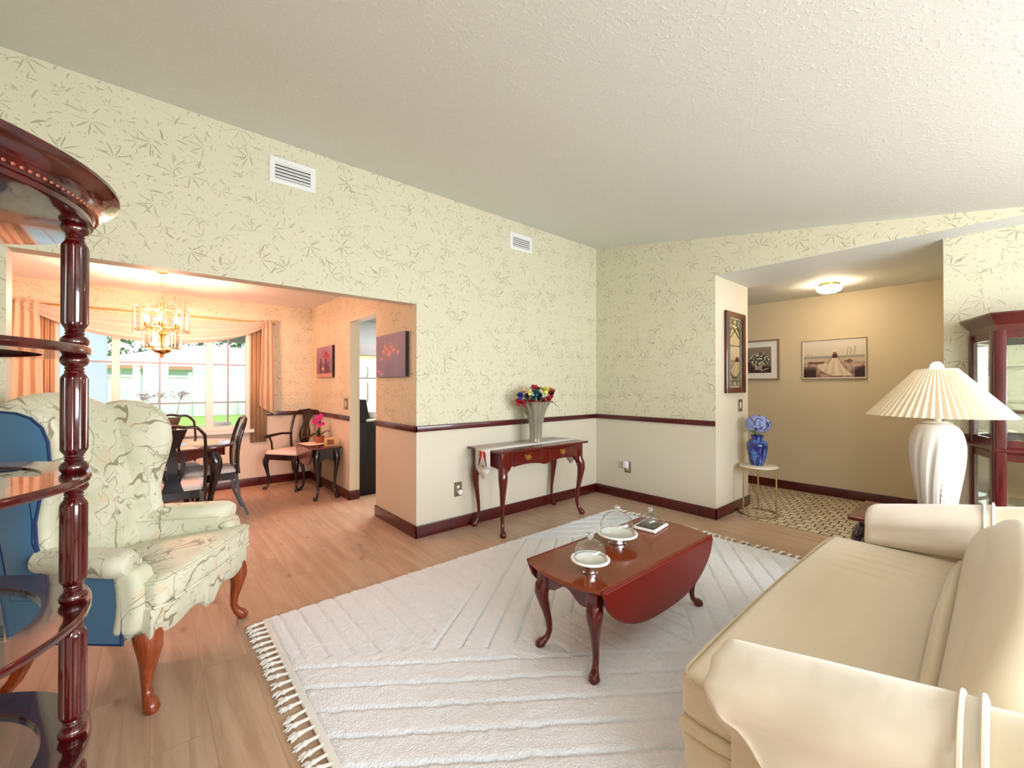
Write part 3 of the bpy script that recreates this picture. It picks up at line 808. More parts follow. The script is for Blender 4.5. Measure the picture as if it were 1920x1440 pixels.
# ------------------------------------------------------------------ demilune etagere
def etagere():
    cx, cy = -.52, 1.537; xb = XL + .006
    t = thing('display_etagere', 'half round glossy mahogany etagere with glass shelves and fluted post', 'shelf unit', (cx, cy, 0))
    E = M['etagere']
    def outline(r, x_back=xb, n=40):
        pts = [(cx + r * cos(a), cy + r * sin(a)) for a in [-pi / 2 + pi * i / n for i in range(n + 1)]]
        return [(x_back, cy - r)] + pts + [(x_back, cy + r)]
    # crown
    m = MB(); prof = [(.395, 1.742), (.404, 1.745), (.404, 1.757), (.400, 1.760), (.410, 1.766), (.412, 1.772), (.408, 1.776), (.410, 1.784), (.420, 1.797), (.440, 1.808), (.450, 1.811), (.456, 1.816), (.456, 1.824), (.45, 1.828)]
    m.loft([[(x, y, z) for x, y in outline(r)] for r, z in prof]); build(m, 'crown', E, t, smooth=50)
    m = MB()
    for k in range(-2, 86):
        a = -pi / 2 + pi * k / 84
        if abs(a) <= pi / 2: m.ball((cx + .411 * cos(a), cy + .411 * sin(a), 1.769), .0042, 6, 4)
    build(m, 'bead_row', M['cherry'], t)
    # shelves with glass insets
    for z in (1.43, 1.11, .78, .44, .10):
        m = MB(); R0 = .402; ri = .315
        o = outline(R0); i_ = [(cx + .0 + ri * cos(a), cy + ri * sin(a) * 1.02) for a in [-pi / 2 + pi * k / 40 for k in range(41)]]
        i_ = [(cx - .02, cy - ri * 1.02)] + i_ + [(cx - .02, cy + ri * 1.02)]
        zt, zb = z, z - .021
        n = len(o)
        m.loft([[(x, y, zb) for x, y in i_], [(x, y, zb) for x, y in o], [(x, y, zb + .004) for x, y in outline(R0 + .003)], [(x, y, zt - .004) for x, y in outline(R0 + .003)], [(x, y, zt) for x, y in o], [(x, y, zt) for x, y in i_], [(x, y, zt - .008) for x, y in i_], [(x, y, zb) for x, y in i_]], closed=True, cap=False)
        sh = build(m, 'shelf_frame', E, t, smooth=50)
        m = MB(); m.prism([(cx - .021 if abs(x - (cx - .02)) < 1e-6 else x, y) for x, y in i_], zt - .009, zt - .004, 'z'); build(m, 'glass', M['shelf_glass'], sh, smooth=0)
    # posts
    def post(px, py):
        m = MB(); zs = [.0, .10, .44, .78, 1.11, 1.43, 1.745]
        for k in range(len(zs) - 1):
            a, b = zs[k], zs[k + 1] - (.021 if k < 5 else 0)
            if k == 0:
                m.lathe([(.020, 0), (.026, .012), (.028, .03), (.02, .05), (.024, .065), (.024, .079)], 24, Matrix.Translation((px, py, 0))); continue
            L = b - a
            end = [(.022, 0), (.0265, .008), (.0275, .016), (.024, .024), (.017, .030), (.019, .034), (.0165, .038), (.019, .042), (.018, .045), (.0245, .056)]
            prof = [(r, a + z, 0) for r, z in end] + [(.026, a + .062, 1), (.026, b - .062, 1)] + [(r, b - z, 0) for r, z in reversed(end)]
            rings = []
            for r, z, fl in prof:
                rings.append([((r - (.0032 * max(0, cos(12 * th)) ** .5 if fl and cos(12 * th) > 0 else 0)) * cos(th), (r - (.0032 * max(0, cos(12 * th)) ** .5 if fl and cos(12 * th) > 0 else 0)) * sin(th), z) for th in [2 * pi * j / 96 for j in range(96)]])
            m.loft(rings, M=Matrix.Translation((px, py, 0)))
        build(m, 'post', E, t, smooth=45)
    post(cx + .372, cy + .004)
    post(xb + .03, cy - .375); post(xb + .03, cy + .375)
etagere()

# ------------------------------------------------------------------ console table
def console():
    x0, x1, y0, y1, zt = 2.285, 3.47, 2.80, 3.302, .757
    t = thing('console_table', 'red mahogany console table with two drawers against the papered wall', 'console table', ((x0 + x1) / 2, (y0 + y1) / 2, 0))
    W = M['mahogany']
    m = MB(); m.rbox(x0, x1, y0, y1, zt - .020, zt, .008, 3); build(m, 'tabletop', W, t, smooth=28)
    bx0, bx1, by0, by1 = x0 + .055, x1 - .055, y0 + .05, y1 - .03
    # front apron with scalloped lower edge
    def low(s):     # s -1..1
        a = abs(s)
        if a > .90: return .535
        if a > .82: return .535 + (.90 - a) / .08 * .065
        if a > .74: return .600 + .010 * sin((.82 - a) / .08 * pi)
        if a > .20: return .602 + .010 * sin((a - .20) / .54 * pi)
        return .602 - .020 * max(0, cos(a / .20 * pi / 2)) ** 2
    N = 60; top = zt - .02
    pol = [(bx0 + (bx1 - bx0) * i / N, low(-1 + 2 * i / N)) for i in range(N + 1)]
    m = MB(); m.prism(pol + [(bx1, top), (bx0, top)], by0, by0 + .022, 'y'); ap = build(m, 'front_apron', W, t, smooth=30)
    m = MB(); m.prism([(bx0, .60), (bx1, .60), (bx1, top), (bx0, top)], by1 - .02, by1, 'y'); build(m, 'back_apron', W, t, smooth=0)
    for xx in (bx0, bx1 - .02):
        pl = [(by0 + (by1 - by0) * i / 20, .575 + .03 * sin(pi * i / 20)) for i in range(21)]
        m = MB(); m.prism(pl + [(by1, top), (by0, top)], xx, xx + .02, 'x'); build(m, 'side_apron', W, t, smooth=30)
    for a, b in ((bx0 + .10, (bx0 + bx1) / 2 - .035), ((bx0 + bx1) / 2 + .035, bx1 - .10)):
        m = MB(); m.rbox(a, b, by0 - .008, by0 + .012, .622, .722, .005, 2); d = build(m, 'drawer', W, t)
        cx = (a + b) / 2; m = MB()
        m.bprism([(cx + q * .0125 * 3.1, .678 + w) for q, w in ((-1, .012), (-.8, .026), (-.35, .018), (0, .028), (.35, .018), (.8, .026), (1, .012), (.75, 0), (.9, -.014), (.4, -.018), (0, -.034), (-.4, -.018), (-.9, -.014), (-.75, 0))], by0 - .012, by0 - .008, .001)
        m.tube([(cx - .026, by0 - .013, .682), (cx - .026, by0 - .024, .68), (cx - .022, by0 - .028, .664), (cx, by0 - .03, .656), (cx + .022, by0 - .028, .664), (cx + .026, by0 - .024, .68), (cx + .026, by0 - .013, .682)], .0035, 6)
        build(m, 'handle', M['brass'], d)
    for sx, x in ((-1, bx0 + .022), (1, bx1 - .022)):
        for sy, y in ((-1, by0 + .02), (1, by1 - .022)):
            m = MB(); cabriole(m, (x, y, 0), .60, (sx * .6, sy * (1 if sy < 0 else .05)), 1.22 if sy < 0 else 1.1)
            m.rbox(x - .03, x + .03, y - .03, y + .028, .56, top - .001, .004, 1)
            if sy < 0:
                m.prism([(x - sx * .03, .60), (x - sx * .085, .60), (x - sx * .07, .575), (x - sx * .05, .565), (x - sx * .03, .53)], y - .018, y + .012, 'y')
            build(m, 'leg', W, t, smooth=50)
    # runner laid along the top, pointed ends hanging over both short sides
    ya, yb, zr = 2.945, 3.165, zt + .0018
    m = MB(); n = 8
    sec = []
    path = [(x0 - .0035, zt - .175), (x0 - .0035, zt - .10), (x0 - .004, zt - .02), (x0 - .0035, zt - .004), (x0 + .002, zr), (x0 + .2, zr), ((x0 + x1) / 2, zr), (x1 - .2, zr), (x1 - .002, zr), (x1 + .0035, zt - .004), (x1 + .004, zt - .02), (x1 + .0035, zt - .10), (x1 + .0035, zt - .175)]
    for (x, z) in path: sec.append([(x, ya, z), (x, yb, z)])
    yc = (ya + yb) / 2
    m.loft(sec, closed=False)
    for xx, d in ((x0 - .0035, 0), (x1 + .0035, 0)):
        m.add([(xx, ya, zt - .175), (xx, yb, zt - .175), (xx, yc, zt - .275)], [(0, 1, 2)])
    # wavy sides
    for v in m.v:
        if v.z > zt and abs(v.y - yc) > .1: v.y += .003 * sin(v.x * 31)
    r = solo(m, 'table_runner', M['linen'], 'white linen runner with two embroidered red birds over the console table', 'table runner', (2.87, yc, zt), smooth=30)
    md = r.modifiers.new('thick', 'SOLIDIFY'); md.thickness = .0014; md.offset = 1
    m = MB()
    def bird(yo, sg):
        P0 = lambda a, b: (yc + yo * 1.3 + sg * a * 1.35, zt - .09 + b * 1.25)
        body = [P0(*q) for q in ((.004, .060), (.012, .058), (.020, .045), (.024, .025), (.022, .005), (.028, -.02), (.032, -.045), (.026, -.047), (.018, -.02), (.006, .0), (-.002, .02), (-.004, .04), (-.012, .048), (-.003, .052))]
        m.cur = 0; m.prism(body, x0 - .0062, x0 - .005, 'x')
        m.cur = 1; m.prism([P0(*q) for q in ((.022, .01), (.030, -.02), (.034, -.048), (.028, -.05), (.020, -.022), (.014, .005))], x0 - .0066, x0 - .0062, 'x')
        for q in ((.034, .02), (.036, .03), (.032, .04), (.03, .0)): a = P0(*q); m.prism([(a[0] - .002, a[1]), (a[0], a[1] + .003), (a[0] + .002, a[1]), (a[0], a[1] - .003)], x0 - .0062, x0 - .005, 'x')
    bird(.012, 1); bird(-.012, -1)
    m.cur = 1
    for (a, b) in ((.0, -.155), (.05, -.025), (.008, -.15), (-.008, -.152)): m.prism([(yc + a + .006 * cos(k), zt + b + .006 * sin(k)) for k in range(6)], x0 - .0062, x0 - .005, 'x')
    build(m, 'bird_embroidery', [M['red'], M['darkthread']], r, smooth=0, label='two red cardinals facing each other').parent = r
    # crystal vase with mixed flowers
    vx, vy = 2.955, 3.06; vz = zt + .0035
    m = MB(); fl = lambda rr, z, a: rr * (1 + (.06 * cos(10 * a) + (.10 * max(0, cos(5 * a)) * max(0, (z - vz - .30) / .12) if z > vz + .3 else 0)))
    prof = [(.062, vz), (.066, vz + .006), (.062, vz + .03), (.060, vz + .10), (.066, vz + .18), (.082, vz + .26), (.108, vz + .34), (.142, vz + .40), (.152, vz + .415)]
    inn = [(r - .006, z) for r, z in reversed(prof)][:-1] + [(.03, vz + .012)]
    m.lathe(prof + inn, 60, Matrix.Translation((vx, vy, 0)), fl)
    solo(m, 'crystal_vase', M['crystal'], 'tall flared cut glass vase on the runner of the console table', 'vase', (vx, vy, vz))
    cols = [((206, 24, 52), -.11, -.015, .40, .045), ((190, 20, 36), -.03, -.06, .39, .05), ((236, 226, 120), .06, -.02, .52, .05), ((240, 196, 160), -.08, .02, .50, .04), ((190, 60, 80), -.01, .03, .54, .045),
            ((44, 52, 140), -.10, -.05, .46, .04), ((30, 96, 104), .0, -.04, .49, .042), ((26, 24, 40), .02, .0, .45, .045), ((180, 44, 36), .08, -.05, .43, .04), ((214, 120, 110), .11, .03, .51, .035), ((250, 244, 150), -.045, -.05, .50, .03), ((110, 30, 36), .10, .0, .48, .04),
            ((36, 30, 60), -.055, -.03, .46, .035), ((150, 24, 34), .045, -.055, .41, .035), ((222, 120, 96), .02, .05, .54, .03), ((24, 70, 78), -.02, -.07, .45, .03), ((200, 30, 60), -.075, -.045, .39, .036), ((230, 200, 110), .09, .04, .53, .03)]
    t2 = thing('flower_bouquet', 'mixed red, yellow and blue flowers in the tall cut glass vase', 'flowers', (vx, vy, vz + .012))
    for c, dx, dy, dz, s in cols:
        dx, dy = dx * 1.6, dy * 1.5; dx, dy = dx * .7757 + dy * .63, -dx * .63 + dy * .7757; s *= 1.45
        m = MB(); base = Vector((vx + dx * .12, vy + dy * .12, vz + .02)); tip = Vector((vx + dx, vy + dy, vz + dz * .98))
        m.tube([base, (base + tip) / 2 + Vector((dx * -.25, dy * -.25, .03)), tip], .003, 5); st = build(m, 'stem', M['stem'], t2)
        m = MB()
        for k in range(14):
            a = RND.uniform(0, 2 * pi); e = RND.uniform(.2, 1.3)
            d = Vector((cos(a) * cos(e), sin(a) * cos(e), sin(e))); u = d.cross(Vector((0, 0, 1))).normalized() * s * .42; w_ = u.cross(d).normalized() * s * .12
            p = tip + d * s * .55
            m.add([tip, p - u + w_, p + d * s * .5 - u * .3, p + d * s * .5 + u * .3, p + u + w_], [(0, 1, 2, 3, 4)])
        m.ball(tip, s * .35, 8, 6)
        build(m, 'bloom', P('petals %d %d %d' % c, c, .6), t2)
    m = MB()
    for k in range(16):
        a = RND.uniform(0, 2 * pi); l = RND.uniform(.15, .24); b0 = Vector((vx, vy, vz + .36)); e = b0 + Vector((cos(a) * l, sin(a) * l, RND.uniform(.0, .16))); mid = (b0 + e) / 2 + Vector((0, 0, .05))
        m.tube([b0, mid, e], [.002, .004, .001], 4)
        for q in range(5): 
            p = mid.lerp(e, q / 5); m.ball(p + Vector((RND.gauss(0, .01), RND.gauss(0, .01), RND.gauss(0, .008))), .006, 5, 4)
    build(m, 'foliage', P('dark teal foliage', (30, 66, 62), .6), t2)
console()

# ------------------------------------------------------------------ drop leaf coffee table
def coffee():
    z0 = RUGZ; cx, cy, zt = 1.99, 1.345, .447
    t = thing('coffee_table', 'low cherry drop leaf coffee table with cabriole legs on the white rug', 'coffee table', (cx, cy, z0))
    L, Wd = .555, .225
    # fixed top with bowed ends
    ends = []
    pol = []
    for k in range(21):
        s = -1 + 2 * k / 20; pol.append((cx - L - .055 * (1 - s * s) + .03, cy + Wd * -s))
    for k in range(21):
        s = -1 + 2 * k / 20; pol.append((cx + L + .055 * (1 - s * s) - .03, cy + Wd * s))
    m = MB(); m.bprism(pol, zt - .021, zt, .006, 'z'); build(m, 'tabletop', M['table_top'], t, smooth=28)
    for sg in (-1, 1):
        yy = cy + sg * (Wd + .002)
        pl = [(cx - L + .035, zt - .006)] + [(cx + (L - .035) * (-1 + 2 * k / 36), zt - .02 - .232 * (1 - abs(-1 + 2 * k / 36) ** 2.6) ** .62) for k in range(37)] + [(cx + L - .035, zt - .006)]
        m = MB(); m.bprism(pl, yy, yy + sg * .019, .005, 'y')
        m.tube([(cx - L + .03, yy + sg * .004, zt - .008), (cx + L - .03, yy + sg * .004, zt - .008)], .009, 8)
        build(m, 'drop_leaf', M['leaf_wood'], t, smooth=28)
    fx, fy = .47, .155
    for yy in (cy - fy - .02, cy + fy):
        m = MB(); m.box(cx - fx, cx + fx, yy, yy + .02, zt - .12, zt - .021); build(m, 'side_apron', M['mahogany'], t, smooth=0)
    for sx in (-1, 1):
        xx = cx + sx * (fx + .015); pl = [(cy - fy + 2 * fy * k / 24, zt - .105 - .022 * cos(2 * pi * k / 24) + .01 * cos(4 * pi * k / 24)) for k in range(25)]
        m = MB(); m.prism(pl + [(cy + fy, zt - .021), (cy - fy, zt - .021)], xx - .01, xx + .01, 'x'); build(m, 'end_apron', M['mahogany'], t, smooth=30)
        for sy in (-1, 1):
            m = MB(); cabriole(m, (cx + sx * fx, cy + sy * fy, z0), .34, (sx * 1, sy * .55), 1.12)
            m.rbox(cx + sx * fx - .034, cx + sx * fx + .034, cy + sy * fy - .034, cy + sy * fy + .034, z0 + .31, zt - .021, .006, 1)
            build(m, 'leg', M['mahogany'], t, smooth=50)
    # glass domes on stands
    def cloche(x, y, rp, hs, rd, hd, lab, foot):
        z = zt + .001
        t2 = thing('cake_stand', lab, 'cake stand', (x, y, z), 0, 'glass domed stands on the coffee table')
        m = MB(); m.lathe([(foot, z), (foot, z + .004), (foot * .82, z + .008), (foot * .78, z + hs * .9), (foot * .9, z + hs)], 28, Matrix.Translation((x, y, 0))); build(m, 'foot', M['chrome'], t2)
        m = MB(); m.lathe([(.002, z + hs), (rp - .006, z + hs), (rp, z + hs + .004), (rp, z + hs + .010), (rp - .004, z + hs + .013), (rd + .006, z + hs + .012), (rd + .002, z + hs + .009), (.002, z + hs + .009)], 40, Matrix.Translation((x, y, 0))); build(m, 'plate', M['white_gloss'], t2)
        zb = z + hs + .0095
        prof = [(rd, zb), (rd + .001, zb + hd * .3), (rd * .97, zb + hd * .5), (rd * .86, zb + hd * .7), (rd * .62, zb + hd * .88), (rd * .3, zb + hd * .97), (.01, zb + hd)]
        m = MB(); m.lathe(prof, 40, Matrix.Translation((x, y, 0)), cap=False)
        d = build(m, 'glass_dome', M['glass'], t2)
        m = MB(); m.lathe([(.006, zb + hd - .001), (.008, zb + hd + .006), (.017, zb + hd + .012), (.020, zb + hd + .022), (.016, zb + hd + .032), (.002, zb + hd + .036)], 10, Matrix.Translation((x, y, 0))); build(m, 'knob', M['cut_glass'], d)
        m = MB(); m.tube([(x + (rd + .001) * cos(a), y + (rd + .001) * sin(a), zb + .002) for a in [2 * pi * k / 40 for k in range(40)]], .0022, 6, loop=True); build(m, 'rim', M['cut_glass'], d)
    cloche(1.575, 1.262, .092, .060, .072, .088, 'smaller glass domed cake stand nearest the front edge of the coffee table', .035)
    cloche(1.985, 1.400, .112, .052, .092, .115, 'larger glass domed cake stand in the middle of the coffee table', .050)
    x, y, z = 2.37, 1.425, zt + .001
    t3 = thing('cheese_dish', 'rectangular white dish under a low glass dome at the far end of the table', 'dish', (x, y, z), .12)
    m = MB(); m.rbox(-.10, .10, -.075, .075, 0, .016, .006, 2); build(m, 'tray', M['white_gloss'], t3, world=False)
    m = MB(); m.rbox(-.085, .085, -.06, .06, .0155, .018, .001, 1); build(m, 'wood_inset', M['dark_mahogany'], t3, world=False)
    m = MB(); prof = [(.080, .0185), (.080, .045), (.070, .068), (.045, .085), (.018, .092), (.004, .094)]
    m.lathe(prof, 32, Matrix.Scale(.72, 4, (0, 1, 0)), cap=False); d = build(m, 'glass_dome', M['glass'], t3, world=False)
    m = MB(); m.lathe([(.005, .093), (.008, .099), (.017, .105), (.018, .115), (.010, .125), (.002, .127)], 10); build(m, 'knob', M['cut_glass'], d, world=False)
coffee()

# ------------------------------------------------------------------ sofa
def sofa():
    t = thing('sofa', 'champagne satin sofa with rolled arms and a single long seat cushion', 'sofa', (2.04, .2, 0))
    S = M['satin']
    X0, X1 = 1.165, 2.915
    m = MB()
    def fb(q):
        z = q.z
        if q.y > .45 and z > .30: q = Vector((q.x, q.y + .015 * sin((z - .30) / .1 * pi), z))
        return q
    m.rbox(X0, X1, -.16, .60, .225, .375, .02, 3, 8, fb); build(m, 'base', S, t, smooth=60)
    m = MB(); m.tube([(X0 - .002, .38, .362), (X0 - .003, .44, .342), (X0 - .003, .50, .330), (X0 - .002, .56, .331), (X0 + .004, .592, .336), (X0 + .03, .612, .338), (X0 + .1, .618, .336), (X1 - .1, .618, .336)], .005, 6); build(m, 'base_piping', M['piping'], t)
    cx0, cx1 = 1.17, 2.90
    def crown(q):
        u = (q.x - 2.035) / .87; v = (q.y - .36) / .27
        k = max(0, 1 - abs(u) ** 2.4) * max(0, 1 - abs(v) ** 2.4)
        z = q.z + (.035 * k if q.z > .45 else 0)
        if q.z > .45 and q.x > 2.2:
            wv = sin((q.x - 2.2) * 62 + q.y * 3 + 2 * sin(q.y * 7)) * .0045 * min(1, (q.x - 2.2) / .1) * max(0, min(1, (2.78 - q.x) / .12)) * max(0, 1 - v * v)
            z += wv
        y = q.y + (.012 * (1 - u * u) if q.y > .5 else 0)
        x = q.x
        if q.y > .46 and q.x < 1.3: x -= 0.0
        return (x, y, z)
    m = MB(); m.rbox(cx0, cx1, .085, .612, .372, .497, .03, 3, 60, crown); build(m, 'seat_cushion', S, t, smooth=60)
    def loopz(z, e=.0):
        return [(cx0 + .012, .12, z), (cx0 + .006, .56, z), (cx0 + .02, .60, z), (cx0 + .05, .612, z)] + [(cx0 + .05 + (cx1 - cx0 - .1) * k / 12, .617 + .010 * sin(pi * k / 12), z) for k in range(1, 12)] + [(cx1 - .05, .612, z), (cx1 - .015, .598, z), (cx1 - .008, .55, z), (cx1 - .012, .12, z)]
    m = MB(); m.tube(loopz(.486), .0055, 6); m.tube(loopz(.384), .0055, 6); build(m, 'seat_piping', M['piping'], t)
    # back
    m = MB(); rings = []; N = 44
    for i in range(N + 1):
        s = -1 + 2 * i / N; x = 2.05 + .87 * s
        zt = .44 + .405 * max(.0, (1 - abs(s) ** 3.0)) ** .5 + .012
        f = lambda z: .125 - (z - .45) * .33 + .02 * sin(min(1, max(0, (z - .45) / .4)) * pi)
        ring = [(x, f(.42 + (zt - .06 - .42) * k / 10), .42 + (zt - .06 - .42) * k / 10) for k in range(11)]
        for k in range(1, 7):
            a = pi * k / 7; ring.append((x, f(zt) - .07 + .07 * cos(a), zt - .06 + .06 * sin(a)))
        for k in range(10, -1, -2): z = .30 + (zt - .06 - .30) * k / 10; ring.append((x, f(z) - .15, z))
        rings.append(ring)
    m.loft(rings); build(m, 'backrest', S, t, smooth=60)
    m = MB(); m.tube([(1.2, .115, .50), (1.5, .122, .525), (2.05, .125, .535), (2.6, .122, .525), (2.9, .11, .50)], [.016, .022, .026, .022, .016], 10); build(m, 'back_cushion_boxing', S, t, smooth=60)
    # arms (mirrored about the middle), sloping up towards the back
    for sg, xc in ((-1, 1.095), (1, 2.985)):
        def sec(y, grow=0.0, e=1.0):
            b = (y - .46) / -.62; zc = .598 + .125 * b; r = .088 + grow; rz = .078 + grow
            pts = []
            # from the inner base up, round the roll and back down the outside
            inx = xc - sg * (.105 + grow)
            pts.append((inx + sg * .0, y, .25)); pts.append((inx, y, .42))
            for k in range(19):
                a = radians(205 - 250 * k / 18) if sg > 0 else radians(-25 + 250 * k / 18)
                pts.append((xc + e * r * cos(a) * 1.10, y, zc + e * rz * sin(a)))
            pts.append((xc + sg * (.030 + grow), y, .50)); pts.append((xc - sg * (.045 - grow), y, .42)); pts.append((xc - sg * .052, y, .25))
            return pts
        ys = [.455, .46, .445, .40, .3, .2, .1, 0, -.1, -.2, -.26]
        m = MB(); m.loft([sec(.452, -.02, .85), sec(.458, -.006, .96)] + [sec(y) for y in ys[2:]]); build(m, 'arm', S, t, smooth=60)
        # arm cover: slipcover over the roll with a seam towards the back
        m = MB(); rings = []
        ysc = [.474, .470, .452, .42, .36, .29, .22, .15, .08, .03, .012]
        for i, y in enumerate(ysc):
            g_ = .010 if i > 1 else (-.03, .002)[i]
            p = sec(y, g_)[1:-1]
            b = (y - .46) / -.62; q = []
            for k, v in enumerate(p):
                vx, vy, vz = v
                wv = .009 * sin(vy * 30 + vz * 22) * (1 if k > 13 else .12) + .006 * noise.noise(Vector((vy * 7, vz * 9, vx * 5 + sg)))
                if k == 0: vz = .50 + .04 * b
                if k == len(p) - 1: vx = xc + sg * (.102); vz = .33 - .05 * (.48 - y) / .4 + .02 * max(0, (y - .36) / .12)
                if k == len(p) - 2: vx = xc + sg * .092; vz = .46 + .06 * max(0, (y - .38) / .1)
                if k == len(p) - 2: vx = xc + sg * .098; vz = min(vz, .47)
                if k > 11: vy = min(vy, .474 - (.62 + .12 * b - vz) * 1.05 if vz < .62 + .12 * b else vy)
                if k > 8: vx += sg * .007 * sin(k * 1.9 + .6) * max(0, min(1, (y - .30) / .16)); vy -= .006 * (1 + sin(k * 1.9 + 2.0)) * max(0, min(1, (y - .38) / .08))
                q.append((vx + sg * wv, vy, vz + wv * .3))
            rings.append(q)
        m.loft(rings, closed=False)
        # front drape
        q0 = rings[0]; cxm = sum(v[0] for v in q0) / len(q0); czm = sum(v[2] for v in q0) / len(q0)
        fr_ = [[(v[0] + (cxm - v[0]) * k, v[1] + .004 * k, v[2] + (czm - v[2]) * k) for v in q0] for k in (0, .4, .8, .99)]
        m.loft(fr_, closed=False)
        c = build(m, 'arm_cover', M['cover'], t, smooth=0, sub=1)
        for f_ in c.data.polygons: f_.use_smooth = True
        md = c.modifiers.new('thick', 'SOLIDIFY'); md.thickness = .003
        m = MB()
        for yy in (.045, .018):
            m.tube([(v[0] + sg * .001, yy, v[2] + .003) for v in sec(yy, .012)[1:-2]], .0045, 6)
        build(m, 'seam', M['cover'], c)
    for x, y in ((1.20, .56), (2.88, .56), (1.20, -.12), (2.88, -.12)):
        m = MB(); m.tube([(x, y, .235), (x, y, .06), (x, y, 0)], [.034, .024, .020], 4); build(m, 'leg', M['dark_mahogany'], t)
sofa()

# ------------------------------------------------------------------ end table and lamp
def endtable():
    x0, x1, y0, y1, zt = 3.36, 3.92, -.02, .632, .504
    t = thing('end_table', 'red mahogany end table beyond the far sofa arm', 'side table', ((x0 + x1) / 2, (y0 + y1) / 2, 0))
    m = MB(); m.rbox(x0, x1, y0, y1, zt - .024, zt, .008, 3); build(m, 'tabletop', M['mahogany'], t)
    m = MB(); m.rbox(x0 + .05, x1 - .05, y0 + .05, y1 - .05, zt - .14, zt - .024, .004, 1); build(m, 'apron', M['dark_mahogany'], t)
    for sx, x in ((-1, x0 + .07), (1, x1 - .07)):
        for sy, y in ((-1, y0 + .07), (1, y1 - .07)):
            m = MB(); cabriole(m, (x, y, 0), .44, (sx, sy), 1.25); build(m, 'leg', M['dark_mahogany'], t, smooth=50)
    lx, ly, lz = 3.61, .245, zt + .001
    t = thing('table_lamp', 'large white plaster table lamp with pleated conical shade, switched on', 'lamp', (lx, ly, lz))
    prof = [(.075, 0), (.080, .01), (.082, .06), (.090, .14), (.105, .24), (.119, .34), (.126, .43), (.124, .48), (.116, .53), (.098, .575), (.072, .602), (.050, .608), (.047, .612), (.022, .614)]
    # smooth the profile
    def ev(z):
        for (r0_, z0_), (r1_, z1_) in zip(prof, prof[1:]):
            if z0_ <= z <= z1_: return r0_ + (r1_ - r0_) * (z - z0_) / (z1_ - z0_ + 1e-9)
        return prof[-1][0]
    pr = [(prof[0][0], 0)] + [(.25 * ev(max(0, z - .02)) + .5 * ev(z) + .25 * ev(min(.614, z + .02)), z) for z in [.006 + .60 * k / 70 for k in range(71)]] + prof[-4:]
    va = atan2(-ly, -lx)     # direction to the viewer side
    def carve(r, z, a):
        d = (a - va + pi) % (2 * pi) - pi; k = 0
        zz = z - lz
        if .0 < zz < .58:
            sweep = d + .55 - 1.0 * max(0, zz - .05) ** 1.4
            if -1.5 < d < .15: k -= .0105 * max(0, sin(sweep * 11)) * min(1, (.57 - zz) / .2) * min(1, (d + 1.5) / .3)
            if .0 < d < 1.5 and zz < .34: k -= .005 * max(0, sin(zz * 210 + 5 * sin(d * 3))) * min(1, (.34 - zz) / .1) * min(1, d / .2)
        return r + k * min(1, r / .08)
    m = MB(); m.lathe([(r, z + lz) for r, z in pr], 180, Matrix.Translation((lx, ly, 0)), carve); build(m, 'body', M['plaster'], t, smooth=60)
    m = MB(); m.lathe([(.021, lz + .605), (.021, lz + .71), (.008, lz + .712), (.008, lz + .95)], 16, Matrix.Translation((lx, ly, 0))); build(m, 'neck', M['plaster'], t)
    zb, ztp, rb, rt_ = lz + .645, lz + .925, .318, .092
    m = MB(); n = 232; rings = []
    for k in range(9):
        f = k / 8; z = zb + (ztp - zb) * f; r = rb + (rt_ - rb) * f; amp = .0125 * (1 - f) + .0036 * f
        rings.append([((r + amp * (abs(((j % 4) - 2)) - 1)) * cos(2 * pi * j / n), (r + amp * (abs((j % 4) - 2) - 1)) * sin(2 * pi * j / n), z) for j in range(n)])
    m.loft(rings, cap=False, M=Matrix.Translation((lx, ly, 0))); build(m, 'lamp_shade', M['shade'], t, smooth=0)
    m = MB(); m.tube([(lx + rt_ * cos(a), ly + rt_ * sin(a), ztp) for a in [2 * pi * k / 36 for k in range(36)]], .004, 6, loop=True)
    for a in (0, 2.1, 4.2): m.tube([(lx, ly, ztp - .002), (lx + rt_ * cos(a), ly + rt_ * sin(a), ztp)], .0022, 5)
    build(m, 'shade_ring', M['white'], t)
    # scallop shell finial facing the room
    m = MB(); fx = Vector((sin(radians(45)), -cos(radians(45)), 0)); 
    pts = [(lx, ly, ztp - .004)]
    out = []
    for k in range(25):
        a = pi * (-.08 + 1.16 * k / 24); rr = .043 * (1 + .05 * (1 if k % 3 else -1.4)); out.append((fx.x * rr * cos(a) * .95, fx.y * rr * cos(a) * .95, .012 + rr * sin(a) * .85))
    nrm = Vector((-.70, -.70, 0)) * .006
    m.loft([[(lx + x + nrm.x * s, ly + y + nrm.y * s, ztp + z) for x, y, z in out] for s in (-1, .6)]); m.ball((lx, ly, ztp + .004), .012, 8, 6)
    build(m, 'finial', M['plaster'], t)
    m = MB(); m.ball((lx, ly, lz + .79), .03, 12, 8); build(m, 'bulb', M['bulb'], t)
    o = lamp('table_lamp_light', 'POINT', (lx, ly, lz + .79), 5.5, (1, .80, .52), radius=.03)
endtable()

